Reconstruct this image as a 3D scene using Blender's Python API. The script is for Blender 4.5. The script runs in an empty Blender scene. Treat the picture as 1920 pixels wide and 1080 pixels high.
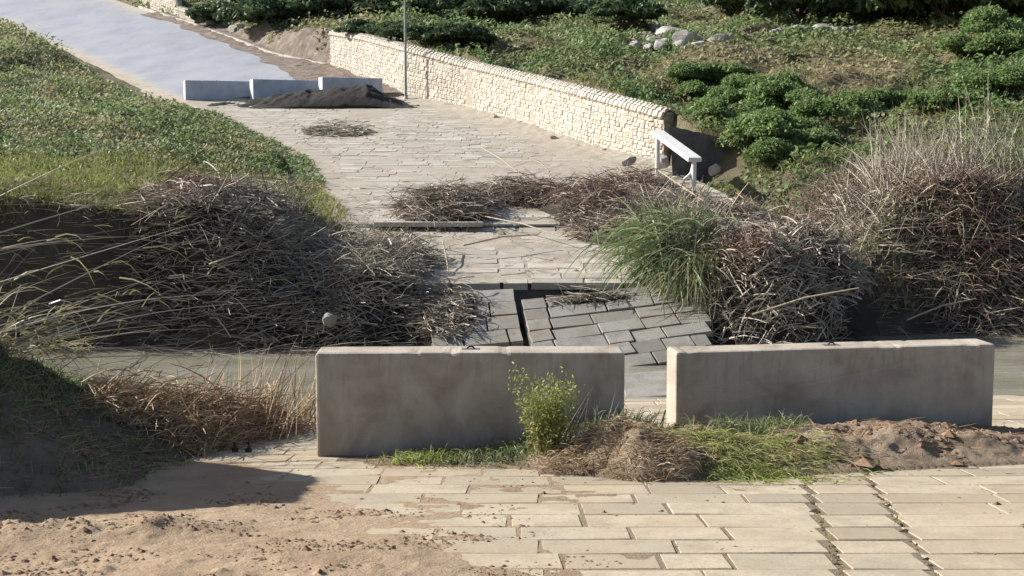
import bpy, math, random
import numpy as np
from mathutils import Vector, Matrix
R = math.radians
rng = np.random.default_rng(7)
random.seed(7)
sc = bpy.context.scene
COL = sc.collection

# ------------------------------------------------------------------ camera
CAMZ, F, PITCH = 2.73, 2400.0, math.atan(270 / 2400.0)
cam_d = bpy.data.cameras.new('camera'); cam = bpy.data.objects.new('camera', cam_d); COL.objects.link(cam)
cam.location = (0, 0, CAMZ); cam.rotation_euler = (math.pi / 2 - PITCH, 0, 0)
cam_d.sensor_width = 36; cam_d.lens = 36 * F / 1920; cam_d.clip_end = 2000; cam_d.clip_start = .1
sc.camera = cam
# ------------------------------------------------------------------ light
SUN_AZ, SUN_EL = R(-72), R(31)
SUNV = Vector((math.sin(SUN_AZ) * math.cos(SUN_EL), math.cos(SUN_AZ) * math.cos(SUN_EL), math.sin(SUN_EL)))
w = bpy.data.worlds.new('World'); sc.world = w; w.use_nodes = True
wn = w.node_tree; bg = wn.nodes['Background']
sky = wn.nodes.new('ShaderNodeTexSky'); sky.sky_type = 'NISHITA'; sky.sun_disc = False
sky.sun_elevation = SUN_EL; sky.sun_rotation = SUN_AZ; sky.air_density = 1.0; sky.dust_density = 1.5
wn.links.new(sky.outputs[0], bg.inputs[0]); bg.inputs[1].default_value = 0.07
sl = bpy.data.lights.new('sun', 'SUN'); sl.energy = 5.0; sl.angle = R(.5); sl.color = (1, .955, .88)
so = bpy.data.objects.new('sun', sl); COL.objects.link(so); so.rotation_euler = SUNV.to_track_quat('Z', 'Y').to_euler()
so.location = (-40, 20, 40)
vs = sc.view_settings; vs.view_transform = 'Standard'; vs.look = 'None'; vs.gamma = 1; vs.exposure = 0.88; vs.use_curve_mapping = False
try:
    sc.cycles.max_bounces = 6; sc.cycles.diffuse_bounces = 3; sc.cycles.transparent_max_bounces = 4
except Exception: pass

# ------------------------------------------------------------------ projection helpers
cp, sp_ = math.cos(PITCH), math.sin(PITCH)
def ray(px, py):
    u = (px - 960) / F; v = -(py - 540) / F
    return np.array([u, cp + v * sp_, -sp_ + v * cp])
def P(px, py, y):                       # the point at depth y that is seen at a pixel of the photograph
    r = ray(px, py); r = r / r[1] * y
    return np.array([r[0], y, CAMZ + r[2]])
def proj(x, y, z):
    zz = z - CAMZ; f = y * cp - zz * sp_; u = y * sp_ + zz * cp
    f = np.where(f > .1, f, .1)
    return 960 + F * x / f, 540 - F * u / f
def G(px, py, fn, y0=3., y1=160.):      # ray meets the surface z = fn(x, y)
    r = ray(px, py); r = r / r[1]
    ys = np.linspace(y0, y1, 6000)
    d = CAMZ + r[2] * ys - fn(r[0] * ys, ys)
    k = np.where(d < 0)[0]
    y = ys[k[0]] if len(k) else y1
    return np.array([r[0] * y, y, CAMZ + r[2] * y])
def inpoly(px, py, poly):
    poly = np.array(poly, float); n = len(poly); c = np.zeros(px.shape, bool); j = n - 1
    for i in range(n):
        xi, yi = poly[i]; xj, yj = poly[j]
        m = ((yi > py) != (yj > py)) & (px < (xj - xi) * (py - yi) / (yj - yi + 1e-12) + xi)
        c ^= m; j = i
    return c
def sstep(a, b, x):
    t = np.clip((x - a) / (b - a), 0, 1); return t * t * (3 - 2 * t)
def vnoise(x, y, seed=0):
    x = np.asarray(x, float); y = np.asarray(y, float)
    xi = np.floor(x).astype(np.int64); yi = np.floor(y).astype(np.int64); fx = x - xi; fy = y - yi
    fx = fx * fx * (3 - 2 * fx); fy = fy * fy * (3 - 2 * fy)
    def h(a, b):
        n = (a * 374761393 + b * 668265263 + seed * 974711) & 0x7fffffff
        n = ((n ^ (n >> 13)) * 1274126177) & 0x7fffffff
        n = (n ^ (n >> 16)) & 0xffff
        return n / 65535.0
    return (h(xi, yi) * (1 - fx) + h(xi + 1, yi) * fx) * (1 - fy) + (h(xi, yi + 1) * (1 - fx) + h(xi + 1, yi + 1) * fx) * fy
def fbm(x, y, seed=0, o=4):
    s = 0; a = .5; t = 0
    for k in range(o):
        s = s + a * vnoise(x * 2 ** k, y * 2 ** k, seed + k * 17); t += a; a *= .5
    return s / t

# ------------------------------------------------------------------ object helpers
def tag(o, label=None, cat=None, group=None, kind=None):
    if label: o['label'] = label
    if cat: o['category'] = cat
    if group: o['group'] = group
    if kind: o['kind'] = kind
    return o
def empty(name, loc=(0, 0, 0), rz=0):
    o = bpy.data.objects.new(name, None); o.location = loc; o.rotation_euler = (0, 0, rz); COL.objects.link(o); return o
def link(name, me, mat=None, parent=None):
    o = bpy.data.objects.new(name, me); COL.objects.link(o)
    if mat and not me.materials: me.materials.append(mat)
    if parent: o.parent = parent
    return o
def npmesh(name, V, Fc, attrs=None, smooth=False):
    V = np.asarray(V, np.float32); Fc = np.asarray(Fc, np.int32); k = Fc.shape[1]
    me = bpy.data.meshes.new(name); me.vertices.add(len(V)); me.vertices.foreach_set('co', V.ravel())
    me.loops.add(Fc.size); me.loops.foreach_set('vertex_index', Fc.ravel())
    me.polygons.add(len(Fc)); me.polygons.foreach_set('loop_start', np.arange(0, Fc.size, k, dtype=np.int32))
    me.polygons.foreach_set('loop_total', np.full(len(Fc), k, np.int32))
    me.polygons.foreach_set('use_smooth', np.full(len(Fc), bool(smooth)))
    for n, a in (attrs or {}).items():
        at = me.attributes.new(n, 'FLOAT', 'POINT'); at.data.foreach_set('value', np.asarray(a, np.float32))
    me.update(); me.validate(); return me
def gridfaces(nr, nc, flip=False):
    i = np.arange((nr - 1) * (nc - 1)); r = i // (nc - 1); c = i % (nc - 1); a = r * nc + c
    f = np.stack([a, a + 1, a + nc + 1, a + nc], 1)
    return f[:, ::-1] if flip else f

# ------------------------------------------------------------------ materials
def newmat(name):
    m = bpy.data.materials.new(name); m.use_nodes = True; nt = m.node_tree
    return m, nt, nt.nodes['Principled BSDF']
def N(nt, t, **kw):
    n = nt.nodes.new(t)
    for k, v in kw.items(): setattr(n, k, v)
    return n
def ramp(nt, src, stops, interp='LINEAR'):
    r = N(nt, 'ShaderNodeValToRGB'); r.color_ramp.interpolation = interp; e = r.color_ramp.elements
    while len(e) < len(stops): e.new(.5)
    for k, (p, c) in enumerate(stops): e[k].position = p; e[k].color = (*c, 1)
    nt.links.new(src, r.inputs[0]); return r.outputs[0]
def noise(nt, co, scale, detail=5, rough=.6, out=0, dist=0):
    n = N(nt, 'ShaderNodeTexNoise'); n.inputs['Scale'].default_value = scale; n.inputs['Detail'].default_value = detail
    n.inputs['Roughness'].default_value = rough; n.inputs['Distortion'].default_value = dist
    nt.links.new(co, n.inputs['Vector']); return n.outputs[out]
def mixc(nt, fac, a, b, mode='MIX'):
    m = N(nt, 'ShaderNodeMix', data_type='RGBA', blend_type=mode)
    if isinstance(fac, (int, float)): m.inputs[0].default_value = fac
    else: nt.links.new(fac, m.inputs[0])
    for k, s in ((6, a), (7, b)):
        if isinstance(s, tuple): m.inputs[k].default_value = (*s, 1)
        else: nt.links.new(s, m.inputs[k])
    return m.outputs[2]
def math_(nt, op, a, b=None, clamp=False):
    m = N(nt, 'ShaderNodeMath', operation=op, use_clamp=clamp)
    for k, s in ((0, a), (1, b)):
        if s is None: continue
        if isinstance(s, (int, float)): m.inputs[k].default_value = s
        else: nt.links.new(s, m.inputs[k])
    return m.outputs[0]
def bump(nt, bs, h, dist, strength=1.):
    b = N(nt, 'ShaderNodeBump'); b.inputs['Distance'].default_value = dist; b.inputs['Strength'].default_value = strength
    nt.links.new(h, b.inputs['Height']); nt.links.new(b.outputs[0], bs.inputs['Normal'])
def geo_pos(nt): return N(nt, 'ShaderNodeNewGeometry').outputs['Position']
def attr(nt, name): return N(nt, 'ShaderNodeAttribute', attribute_name=name).outputs['Fac']

def stone_mat(name, base, dark, dirt, rough=.85, use_attr=False, dirtamt=.5, bumpd=.004):
    m, nt, bs = newmat(name); p = geo_pos(nt)
    rv = attr(nt, 'rnd') if use_attr else N(nt, 'ShaderNodeObjectInfo').outputs['Random']
    c = ramp(nt, rv, [(0, tuple(v * .74 for v in base)), (.5, base), (1, tuple(min(1, v * 1.17) for v in base))])
    n1 = noise(nt, p, 3.1, 6, .65); c = mixc(nt, ramp_fac(nt, n1, .45, .75), c, dark)
    n2 = noise(nt, p, 38, 5, .7); c = mixc(nt, math_(nt, 'MULTIPLY', ramp_fac(nt, n2, .50, .68), .75), c, dark)
    n4 = noise(nt, p, 11, 6, .75); c = mixc(nt, math_(nt, 'MULTIPLY', ramp_fac(nt, n4, .56, .68), .45), c, tuple(v * .7 for v in dark))
    n3 = noise(nt, p, .9, 5, .6); c = mixc(nt, math_(nt, 'MULTIPLY', ramp_fac(nt, n3, .46, .66), dirtamt), c, dirt)
    nt.links.new(c, bs.inputs['Base Color']); bs.inputs['Roughness'].default_value = rough
    bump(nt, bs, math_(nt, 'ADD', n2, math_(nt, 'MULTIPLY', n1, 1.5)), bumpd); return m
def ramp_fac(nt, src, a, b):
    mr = N(nt, 'ShaderNodeMapRange'); mr.inputs[1].default_value = a; mr.inputs[2].default_value = b
    mr.clamp = True; nt.links.new(src, mr.inputs[0]); return mr.outputs[0]

def leaf_mat(name, green, dry, trans=.35, rough=.55, root=.55):
    """green / dry: three colours from dark to light, chosen per blade; 'mix' blends from green to dry"""
    m, nt, bs = newmat(name)
    rv = attr(nt, 'rnd'); mx = attr(nt, 'mix')
    a = ramp(nt, rv, [(0, green[0]), (.55, green[1]), (1, green[2])])
    b = ramp(nt, rv, [(0, dry[0]), (.55, dry[1]), (1, dry[2])])
    c = mixc(nt, mx, a, b)
    nt.links.new(c, bs.inputs['Base Color']); bs.inputs['Roughness'].default_value = rough
    bs.inputs['Specular IOR Level'].default_value = .3
    tr = N(nt, 'ShaderNodeBsdfTranslucent'); nt.links.new(c, tr.inputs[0])
    ms = N(nt, 'ShaderNodeMixShader'); ms.inputs[0].default_value = trans
    nt.links.new(bs.outputs[0], ms.inputs[1]); nt.links.new(tr.outputs[0], ms.inputs[2])
    nt.links.new(ms.outputs[0], nt.nodes['Material Output'].inputs[0]); return m
def soil_mat(name, a, b, c3, s=2., bumpd=.03, rough=.95):
    m, nt, bs = newmat(name); p = geo_pos(nt)
    n1 = noise(nt, p, s, 8, .7); n2 = noise(nt, p, s * 11, 6, .75)
    c = ramp(nt, n1, [(.3, a), (.5, b), (.72, c3)]); c = mixc(nt, math_(nt, 'MULTIPLY', ramp_fac(nt, n2, .5, .75), .6), c, a)
    nt.links.new(c, bs.inputs['Base Color']); bs.inputs['Roughness'].default_value = rough
    bump(nt, bs, math_(nt, 'ADD', n1, n2), bumpd); return m
def plain(name, col, rough=.6, metal=0, var=.25, s=8, bumpd=.003):
    m, nt, bs = newmat(name); p = geo_pos(nt); n1 = noise(nt, p, s, 6, .65)
    c = mixc(nt, ramp_fac(nt, n1, .4, .7), col, tuple(v * (1 - var) for v in col))
    nt.links.new(c, bs.inputs['Base Color']); bs.inputs['Roughness'].default_value = rough; bs.inputs['Metallic'].default_value = metal
    bump(nt, bs, n1, bumpd); return m

M = {}
M['paver'] = stone_mat('paver_stone', (.405, .345, .25), (.29, .24, .175), (.38, .285, .185), dirtamt=.5)
M['paver_j'] = stone_mat('paver_stone_joined', (.405, .345, .25), (.29, .24, .175), (.38, .285, .185), use_attr=True, dirtamt=.5)
M['deck'] = stone_mat('deck_stone', (.42, .39, .33), (.30, .275, .235), (.35, .30, .235), dirtamt=.7)
M['deck_j'] = stone_mat('deck_stone_joined', (.42, .39, .33), (.30, .275, .235), (.35, .30, .235), use_attr=True, dirtamt=.7)
M['slab'] = stone_mat('dark_slab_stone', (.265, .25, .22), (.16, .15, .13), (.215, .17, .125), rough=.7, dirtamt=.8)  # darker and less rough than the deck stone, with more dirt
M['wall'] = stone_mat('wall_stone', (.53, .485, .41), (.39, .35, .29), (.50, .43, .34), dirtamt=.4, bumpd=.012)
M['wall_j'] = stone_mat('wall_stone_joined', (.53, .485, .41), (.39, .35, .29), (.50, .43, .34), use_attr=True, dirtamt=.4, bumpd=.012)
M['mortar'] = soil_mat('mortar', (.26, .22, .17), (.36, .31, .25), (.44, .39, .32), 6, .01)
M['rock'] = stone_mat('grey_rock', (.50, .48, .45), (.26, .25, .24), (.30, .26, .2), dirtamt=.6, bumpd=.04)
def ground_mat():
    m, nt, bs = newmat('earth'); p = geo_pos(nt); sx = N(nt, 'ShaderNodeSeparateXYZ'); nt.links.new(p, sx.inputs[0])
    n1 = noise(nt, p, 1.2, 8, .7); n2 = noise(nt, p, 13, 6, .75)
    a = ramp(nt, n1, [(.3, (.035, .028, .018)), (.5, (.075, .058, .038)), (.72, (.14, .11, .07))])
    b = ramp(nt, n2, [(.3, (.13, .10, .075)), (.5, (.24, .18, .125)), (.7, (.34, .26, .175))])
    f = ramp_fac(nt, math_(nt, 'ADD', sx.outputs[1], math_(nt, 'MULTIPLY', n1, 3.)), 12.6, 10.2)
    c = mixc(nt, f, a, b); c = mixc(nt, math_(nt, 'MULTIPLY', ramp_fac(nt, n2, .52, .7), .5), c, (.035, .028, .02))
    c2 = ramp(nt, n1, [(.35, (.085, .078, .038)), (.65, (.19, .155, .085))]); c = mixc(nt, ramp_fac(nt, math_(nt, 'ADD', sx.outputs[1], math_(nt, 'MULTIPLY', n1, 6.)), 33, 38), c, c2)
    nt.links.new(c, bs.inputs['Base Color']); bs.inputs['Roughness'].default_value = .95; bump(nt, bs, math_(nt, 'ADD', n1, n2), .06); return m
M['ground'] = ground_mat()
M['soil'] = soil_mat('dark_soil', (.030, .024, .016), (.06, .047, .030), (.115, .088, .055), 1.2, .05)
M['mud'] = soil_mat('shaded_heap_mud', (.012, .011, .011), (.022, .02, .019), (.05, .042, .036), 2.5, .05)  # near black: the heap's shaded side is put into its colour
M['debris_soil_shade'] = soil_mat('debris_soil_shade', (.018, .014, .010), (.035, .027, .018), (.06, .045, .03), 5, .04)  # dark earth, with the shade between heap stalks put into the colour
M['silt'] = soil_mat('silt', (.15, .105, .07), (.31, .23, .155), (.46, .36, .25), 3.6, .05)
M['rail'] = plain('white_painted_rail', (.72, .71, .68), .5, 0, .25, 14)
M['pole'] = plain('galvanised_pole', (.30, .33, .31), .5, .35, .3, 5)
M['iron'] = plain('rusty_iron', (.06, .04, .03), .8, .3, .4, 30)
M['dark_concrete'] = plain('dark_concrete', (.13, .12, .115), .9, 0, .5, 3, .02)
M['far_concrete'] = plain('far_concrete_sky_shade', (.47, .50, .57), .85, 0, .25, 2.2, .005)  # white concrete; the bluish tint puts sky-lit shade into the colour
M['kerb'] = plain('kerb_concrete', (.46, .42, .36), .9, 0, .35, 2.5, .01)
M['rubble'] = soil_mat('rubble_earth', (.10, .075, .06), (.21, .165, .13), (.38, .33, .28), 2.2, .08)
M['verge'] = soil_mat('verge_dirt', (.26, .21, .16), (.42, .36, .28), (.50, .44, .35), 1.2, .02)

def concrete_mat():
    m, nt, bs = newmat('barrier_concrete'); p = geo_pos(nt)
    n1 = noise(nt, p, 2.2, 7, .6, dist=.6); n2 = noise(nt, p, 60, 4, .7); n3 = noise(nt, p, 9, 6, .7)
    c = ramp(nt, n1, [(.3, (.27, .215, .17)), (.5, (.385, .33, .27)), (.72, (.47, .42, .355))])
    mp = N(nt, 'ShaderNodeMapping'); mp.inputs['Scale'].default_value = (7, 7, .7); nt.links.new(p, mp.inputs[0])
    st = noise(nt, mp.outputs[0], 1.0, 5, .7)
    c = mixc(nt, math_(nt, 'MULTIPLY', ramp_fac(nt, st, .5, .72), .3), c, (.24, .20, .165))
    c = mixc(nt, math_(nt, 'MULTIPLY', ramp_fac(nt, n3, .55, .75), .4), c, (.27, .21, .17))
    dr = noise(nt, mp.outputs[0], 3.3, 3, .5); zt = N(nt, 'ShaderNodeSeparateXYZ'); nt.links.new(N(nt, 'ShaderNodeTexCoord').outputs['Object'], zt.inputs[0])
    dm = math_(nt, 'MULTIPLY', ramp_fac(nt, dr, .56, .62), ramp_fac(nt, math_(nt, 'ADD', zt.outputs[2], math_(nt, 'MULTIPLY', n1, .6)), .75, 1.15))
    c = mixc(nt, math_(nt, 'MULTIPLY', dm, .22), c, (.13, .105, .085))
    vo = N(nt, 'ShaderNodeTexVoronoi'); vo.inputs['Scale'].default_value = 26; nt.links.new(p, vo.inputs['Vector'])
    c = mixc(nt, math_(nt, 'MULTIPLY', ramp_fac(nt, vo.outputs['Distance'], .13, .07), .6), c, (.12, .10, .085))
    # darker towards the ground
    sx = N(nt, 'ShaderNodeSeparateXYZ'); nt.links.new(N(nt, 'ShaderNodeTexCoord').outputs['Object'], sx.inputs[0])
    h = math_(nt, 'ADD', sx.outputs[2], math_(nt, 'MULTIPLY', n1, .5))
    g = ramp_fac(nt, h, .62, .22); c = mixc(nt, math_(nt, 'MULTIPLY', g, .45), c, (.17, .145, .12))
    nt.links.new(c, bs.inputs['Base Color']); bs.inputs['Roughness'].default_value = .88
    bump(nt, bs, math_(nt, 'ADD', n2, math_(nt, 'MULTIPLY', n3, 2.)), .003); return m
M['concrete'] = concrete_mat()
def asphalt_mat():
    m, nt, bs = newmat('pale_road_surface'); p = geo_pos(nt)
    mp = N(nt, 'ShaderNodeMapping'); mp.inputs['Rotation'].default_value = (0, 0, -.5); mp.inputs['Scale'].default_value = (1, .22, 1); nt.links.new(p, mp.inputs[0])
    n1 = noise(nt, mp.outputs[0], .55, 7, .65); n2 = noise(nt, p, 14, 5, .75); n3 = noise(nt, p, .35, 6, .7, dist=1.5)
    c = ramp(nt, n1, [(.3, (.235, .25, .29)), (.5, (.30, .315, .36)), (.7, (.36, .365, .395))])
    c = mixc(nt, math_(nt, 'MULTIPLY', ramp_fac(nt, n2, .45, .8), .45), c, (.17, .18, .21))
    c = mixc(nt, math_(nt, 'MULTIPLY', ramp_fac(nt, n3, .52, .66), .5), c, (.36, .335, .30))
    u = attr(nt, 'across'); e = math_(nt, 'ABSOLUTE', math_(nt, 'SUBTRACT', u, .5)); e = math_(nt, 'ADD', e, math_(nt, 'MULTIPLY', math_(nt, 'SUBTRACT', n3, .5), .25))
    c = mixc(nt, math_(nt, 'MULTIPLY', ramp_fac(nt, e, .38, .5), .8), c, (.42, .37, .30))
    nt.links.new(c, bs.inputs['Base Color']); bs.inputs['Roughness'].default_value = .8
    bump(nt, bs, n2, .006); return m
M['road'] = asphalt_mat()
def water_mat():
    m, nt, bs = newmat('muddy_water'); p = geo_pos(nt)
    mp = N(nt, 'ShaderNodeMapping'); mp.inputs['Scale'].default_value = (1, 2.6, 1); nt.links.new(p, mp.inputs[0])
    n0 = noise(nt, mp.outputs[0], .5, 4, .5); n1 = noise(nt, mp.outputs[0], 3.2, 4, .55); n2 = noise(nt, mp.outputs[0], 15, 3, .6)
    c = ramp(nt, n0, [(.35, (.21, .20, .145)), (.65, (.30, .285, .235))])
    nt.links.new(c, bs.inputs['Base Color']); bs.inputs['Roughness'].default_value = .035; bs.inputs['IOR'].default_value = 1.33
    bump(nt, bs, math_(nt, 'ADD', n1, math_(nt, 'MULTIPLY', n2, .25)), .014); return m
M['water'] = water_mat()
M['ivy'] = leaf_mat('broad_leaves', ((.065, .115, .045), (.145, .23, .075), (.26, .35, .14)), ((.19, .175, .08), (.34, .30, .16), (.46, .41, .25)), .45)
M['grass'] = leaf_mat('grass_blades', ((.10, .125, .035), (.23, .27, .07), (.38, .40, .14)), ((.15, .12, .07), (.28, .23, .13), (.42, .35, .21)), .4)
M['reed'] = leaf_mat('dead_reed', ((.13, .105, .08), (.32, .275, .215), (.62, .56, .46)), ((.12, .07, .052), (.26, .165, .125), (.43, .31, .235)), .12, .6)
M['straw'] = leaf_mat('straw', ((.22, .15, .08), (.42, .31, .18), (.62, .50, .33)), ((.20, .10, .06), (.33, .18, .11), (.48, .30, .20)), .2, .6)
M['greenreed'] = leaf_mat('green_reed_leaves', ((.08, .13, .05), (.20, .27, .12), (.42, .48, .28)), ((.13, .11, .055), (.27, .22, .12), (.42, .35, .22)), .3, .4)
M['bright'] = leaf_mat('bright_leaves', ((.08, .14, .05), (.17, .26, .085), (.28, .37, .15)), ((.19, .175, .08), (.34, .30, .16), (.46, .41, .25)), .5)
M['shrub'] = leaf_mat('shrub_leaves', ((.035, .065, .035), (.08, .13, .058), (.16, .22, .10)), ((.06, .055, .03), (.10, .09, .05), (.15, .13, .08)), .25)
M['weed'] = leaf_mat('weed_leaves', ((.14, .20, .04), (.28, .36, .08), (.45, .50, .16)), ((.26, .22, .10), (.40, .35, .18), (.55, .48, .28)), .5)
M['bark'] = plain('shrub_bark', (.10, .08, .06), .9)

# ------------------------------------------------------------------ surfaces of the place
ZW = -.60                                                     # water level
def zn(y): return -.101 * (np.asarray(y, float) - 11.15)      # near ramp
def zd(y):                                                    # far ramp and road
    t = np.asarray(y, float) - 21.8; tc = np.clip(t, 0, 100)
    return .47 + .10 * tc + .00088 * tc ** 2 + .276 * np.clip(t - 100, 0, None)
zdf = lambda x, y: zd(y)
wall_px = [(1245, 208, 307), (1226, 203, 304), (1200, 196, 298), (1100, 170, 272), (1000, 145, 238), (880, 117, 204), (760, 86, 180), (680, 66, 150), (620, 57, 128)]
wall_pts = []
for (px, pt, pb) in wall_px:
    b = G(px, pb, zdf); t = P(px, pt, b[1]); wall_pts.append((b[0], b[1], b[2], t[2]))
wall_pts = np.array(wall_pts)
Lp = [(-3.4, 10.), (-3.4, 21.8), (-3.7, 27.)] + [tuple(G(a, b, zdf)[:2]) for a, b in ((560, 300), (350, 193), (170, 112), (0, 37), (-300, -25))]
Rp = [(5.6, 10.), (5.6, 27.), (4.8, 33.)] + [(p[0] + .05, p[1]) for p in wall_pts[1:]] + [tuple(G(a, b, zdf)[:2]) for a, b in ((505, 103), (440, 77), (355, 46), (215, 0), (-50, -70))]
Lp = np.array(sorted(Lp, key=lambda p: p[1])); Rp = np.array(sorted(Rp, key=lambda p: p[1]))
Ap = np.array(sorted([tuple(G(a, b, zdf)[:2]) for a, b in ((735, 186), (660, 172), (590, 145), (505, 103), (440, 77), (355, 46), (215, 0), (-50, -70))], key=lambda p: p[1]))
asphR = lambda y: np.interp(y, Ap[:, 1], Ap[:, 0])
roadL = lambda y: np.interp(y, Lp[:, 1], Lp[:, 0]); roadR = lambda y: np.interp(y, Rp[:, 1], Rp[:, 0])
# height of the land above the road profile, from what the photograph shows
ctl = []
for (px, py, y) in [(0, 374, 22.8), (280, 383, 22.8), (-500, 372, 23), (-500, 300, 30), (0, 300, 30.5), (0, 200, 44), (250, 300, 31), (250, 220, 40), (450, 300, 32),
                    (550, 370, 26.5), (60, 90, 66), (250, 160, 54), (-200, 50, 70),
                    (1300, 215, 40.5), (1400, 235, 38), (1420, 330, 32), (1550, 300, 32), (1700, 320, 27), (1900, 310, 26), (2300, 300, 26),
                    (1900, 200, 36), (2300, 200, 36), (1650, 190, 42), (1500, 150, 47), (1650, 110, 52), (1900, 70, 55), (2300, 60, 55), (1400, 90, 55), (1200, 120, 50),
                    (1000, 110, 52), (1050, 60, 66), (1250, 62, 63), (1500, 55, 62), (1750, 48, 60), (2000, 40, 60),
                    (1400, 60, 78), (1700, 55, 78), (1200, 50, 84), (760, 62, 66), (900, 60, 70), (640, 40, 76), (500, 58, 76), (420, 48, 86), (560, 10, 100), (900, 0, 100), (1400, -20, 105), (1800, -20, 105),
                    (900, -80, 130), (1500, -100, 130), (400, -60, 130), (2200, -60, 110)]:
    p = P(px, py, y); ctl.append((p[0], p[1], p[2] - float(zd(y))))
for p in wall_pts: ctl.append((p[0] + 1.0, p[1] + .3, p[3] - p[2] - .12))
ctl += [(-3.8, 24, .75), (-4.2, 28, .35), (6, 23, .6), (5.6, 27, .2), (5.2, 30, .15), (9, 23.5, 1.3), (-40, 110, 3), (-60, 160, 8), (60, 160, 14), (0, 200, 14), (0, 380, 8), (-120, 300, 10), (120, 300, 10), (-60, 30, 2), (60, 30, 3)]
ctl = np.array(ctl)
def delta(x, y):
    x = np.asarray(x, float); y = np.asarray(y, float); num = 0; den = 0
    for cx, cy, cv in ctl:
        sc_ = 1 + .04 * max(cy - 20, 0)
        d2 = ((x - cx) ** 2 + (y - cy) ** 2) / sc_ ** 2 + .25
        ww = d2 ** -1.9; num = num + ww * cv; den = den + ww
    return num / den
farx = np.array([(-60, 22), (-12, 20.7), (-7, 20.6), (-4, 20.7), (-3.2, 21.9), (4.2, 22.3), (5.4, 22.0), (7.5, 22.2), (12, 22.5), (60, 24)])
def rise_left(x, y):                                         # near left bank; the steep outer rise is unseen, added to cast shade
    a = np.clip((-2.5 - x) * .50, 0, .9)
    return np.clip((-4.5 - x) * 4, 0, 1.55) * sstep(11.9, 10.7, y) * sstep(7.5, 8.3, y) + a * sstep(7.8, 9.7, y + .15 * (x + 3) + 1.1 * (fbm(x * 1.1, y * 1.1, 77) - .5)) 
def terr(x, y):
    x = np.asarray(x, float); y = np.asarray(y, float)
    n1 = fbm(x * .35, y * .35, 3) - .5; n2 = fbm(x * 1.6, y * 1.6, 5) - .5
    # far side
    yy = np.maximum(y, 21.8); L = roadL(yy); Rr = roadR(yy)
    dl = L - x; dr = x - Rr
    hasw = (yy > 34.5) & (yy < wall_pts[-1][1] + .5)
    tl = sstep(0, 1.0, dl); tr = np.where(hasw, sstep(.28, .5, dr), sstep(0, 1.6, dr))
    out = np.maximum(tl, tr); far_amp = sstep(25, 60, y)
    dz = delta(x, y) + n1 * (.5 + 1.3 * far_amp) + n2 * .22
    dz = np.where(dl > 0, np.maximum(dz, .1), dz)
    dz = np.where((dl > 0) & (yy > 28), dz * (.22 + .78 * sstep(.5, 5, dl)), dz)
    zf = zd(yy) - .30 * (1 - out) + dz * out
    yf = np.interp(x, farx[:, 0], farx[:, 1]) + .5 * (vnoise(x * .8, x * 0, 9) - .5)
    zf = np.minimum(zf, ZW - .1 + (1.5 + 1.4 * sstep(-3.5, -6, x)) * (y - yf) + n2 * .7)
    # near side
    zz = zn(y) - .14 + rise_left(x, y) + (n2 * .2 + (fbm(x * 5, y * 5, 15) - .5) * .12) * sstep(-2.5, -3.1, x)
    bank = sstep(-1.9, -2.6, x) * .2 * np.exp(-((y - 13.2) / 1.3) ** 2) * (x > -5)
    yn = np.interp(x, [-8, -5, -4.4, -3.2, -1.2, 1, 6, 30], [13.4, 12.9, 11.8, 13.0, 14.6, 16.4, 16.6, 17])
    zz = zz + bank * (x < -1.5)
    zz = np.minimum(zz, ZW - .15 + (.9 + 1.4 * sstep(-2.8, -3.6, x)) * (yn - y) + n2 * .3)
    z = np.where(y < 18.5, zz, zf)
    z = np.maximum(z, ZW - .7 + n2 * .2)
    return z

# terrain sheet
def build_ground():
    ys = [-40, -25, -12, -4, 0, 3, 5]; y = 6.0
    while y < 400: ys.append(y); y += .09 + max(0, y - 14) * .0062 + (y > 110) * 6
    ys = np.array(ys); us = np.concatenate([np.linspace(-5, -1.3, 14)[:-1], np.linspace(-1.3, 1.3, 460), np.linspace(1.3, 5, 14)[1:]])
    Y, U = np.meshgrid(ys, us, indexing='ij'); X = U * (4 + .40 * np.maximum(Y, 0))
    Z = np.empty_like(X)
    for k in range(0, len(ys), 40): Z[k:k + 40] = terr(X[k:k + 40], Y[k:k + 40])
    Z = np.where(Y < 5, -.101 * (np.clip(Y, -8, 5) - 11.15) - .14, Z)
    me = npmesh('ground', np.stack([X, Y, Z], -1).reshape(-1, 3), gridfaces(len(ys), len(us)), smooth=True)
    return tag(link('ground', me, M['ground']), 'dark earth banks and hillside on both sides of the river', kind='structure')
build_ground()
# river
def build_water():
    xs = np.linspace(-60, 60, 60); ys = np.linspace(10.5, 26, 30); Y, X = np.meshgrid(ys, xs, indexing='ij')
    me = npmesh('water', np.stack([X, Y, np.full_like(X, ZW)], -1).reshape(-1, 3), gridfaces(30, 60), smooth=True)
    tag(link('water', me, M['water']), 'muddy green river water between the two broken ramps', kind='structure')
build_water()

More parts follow.
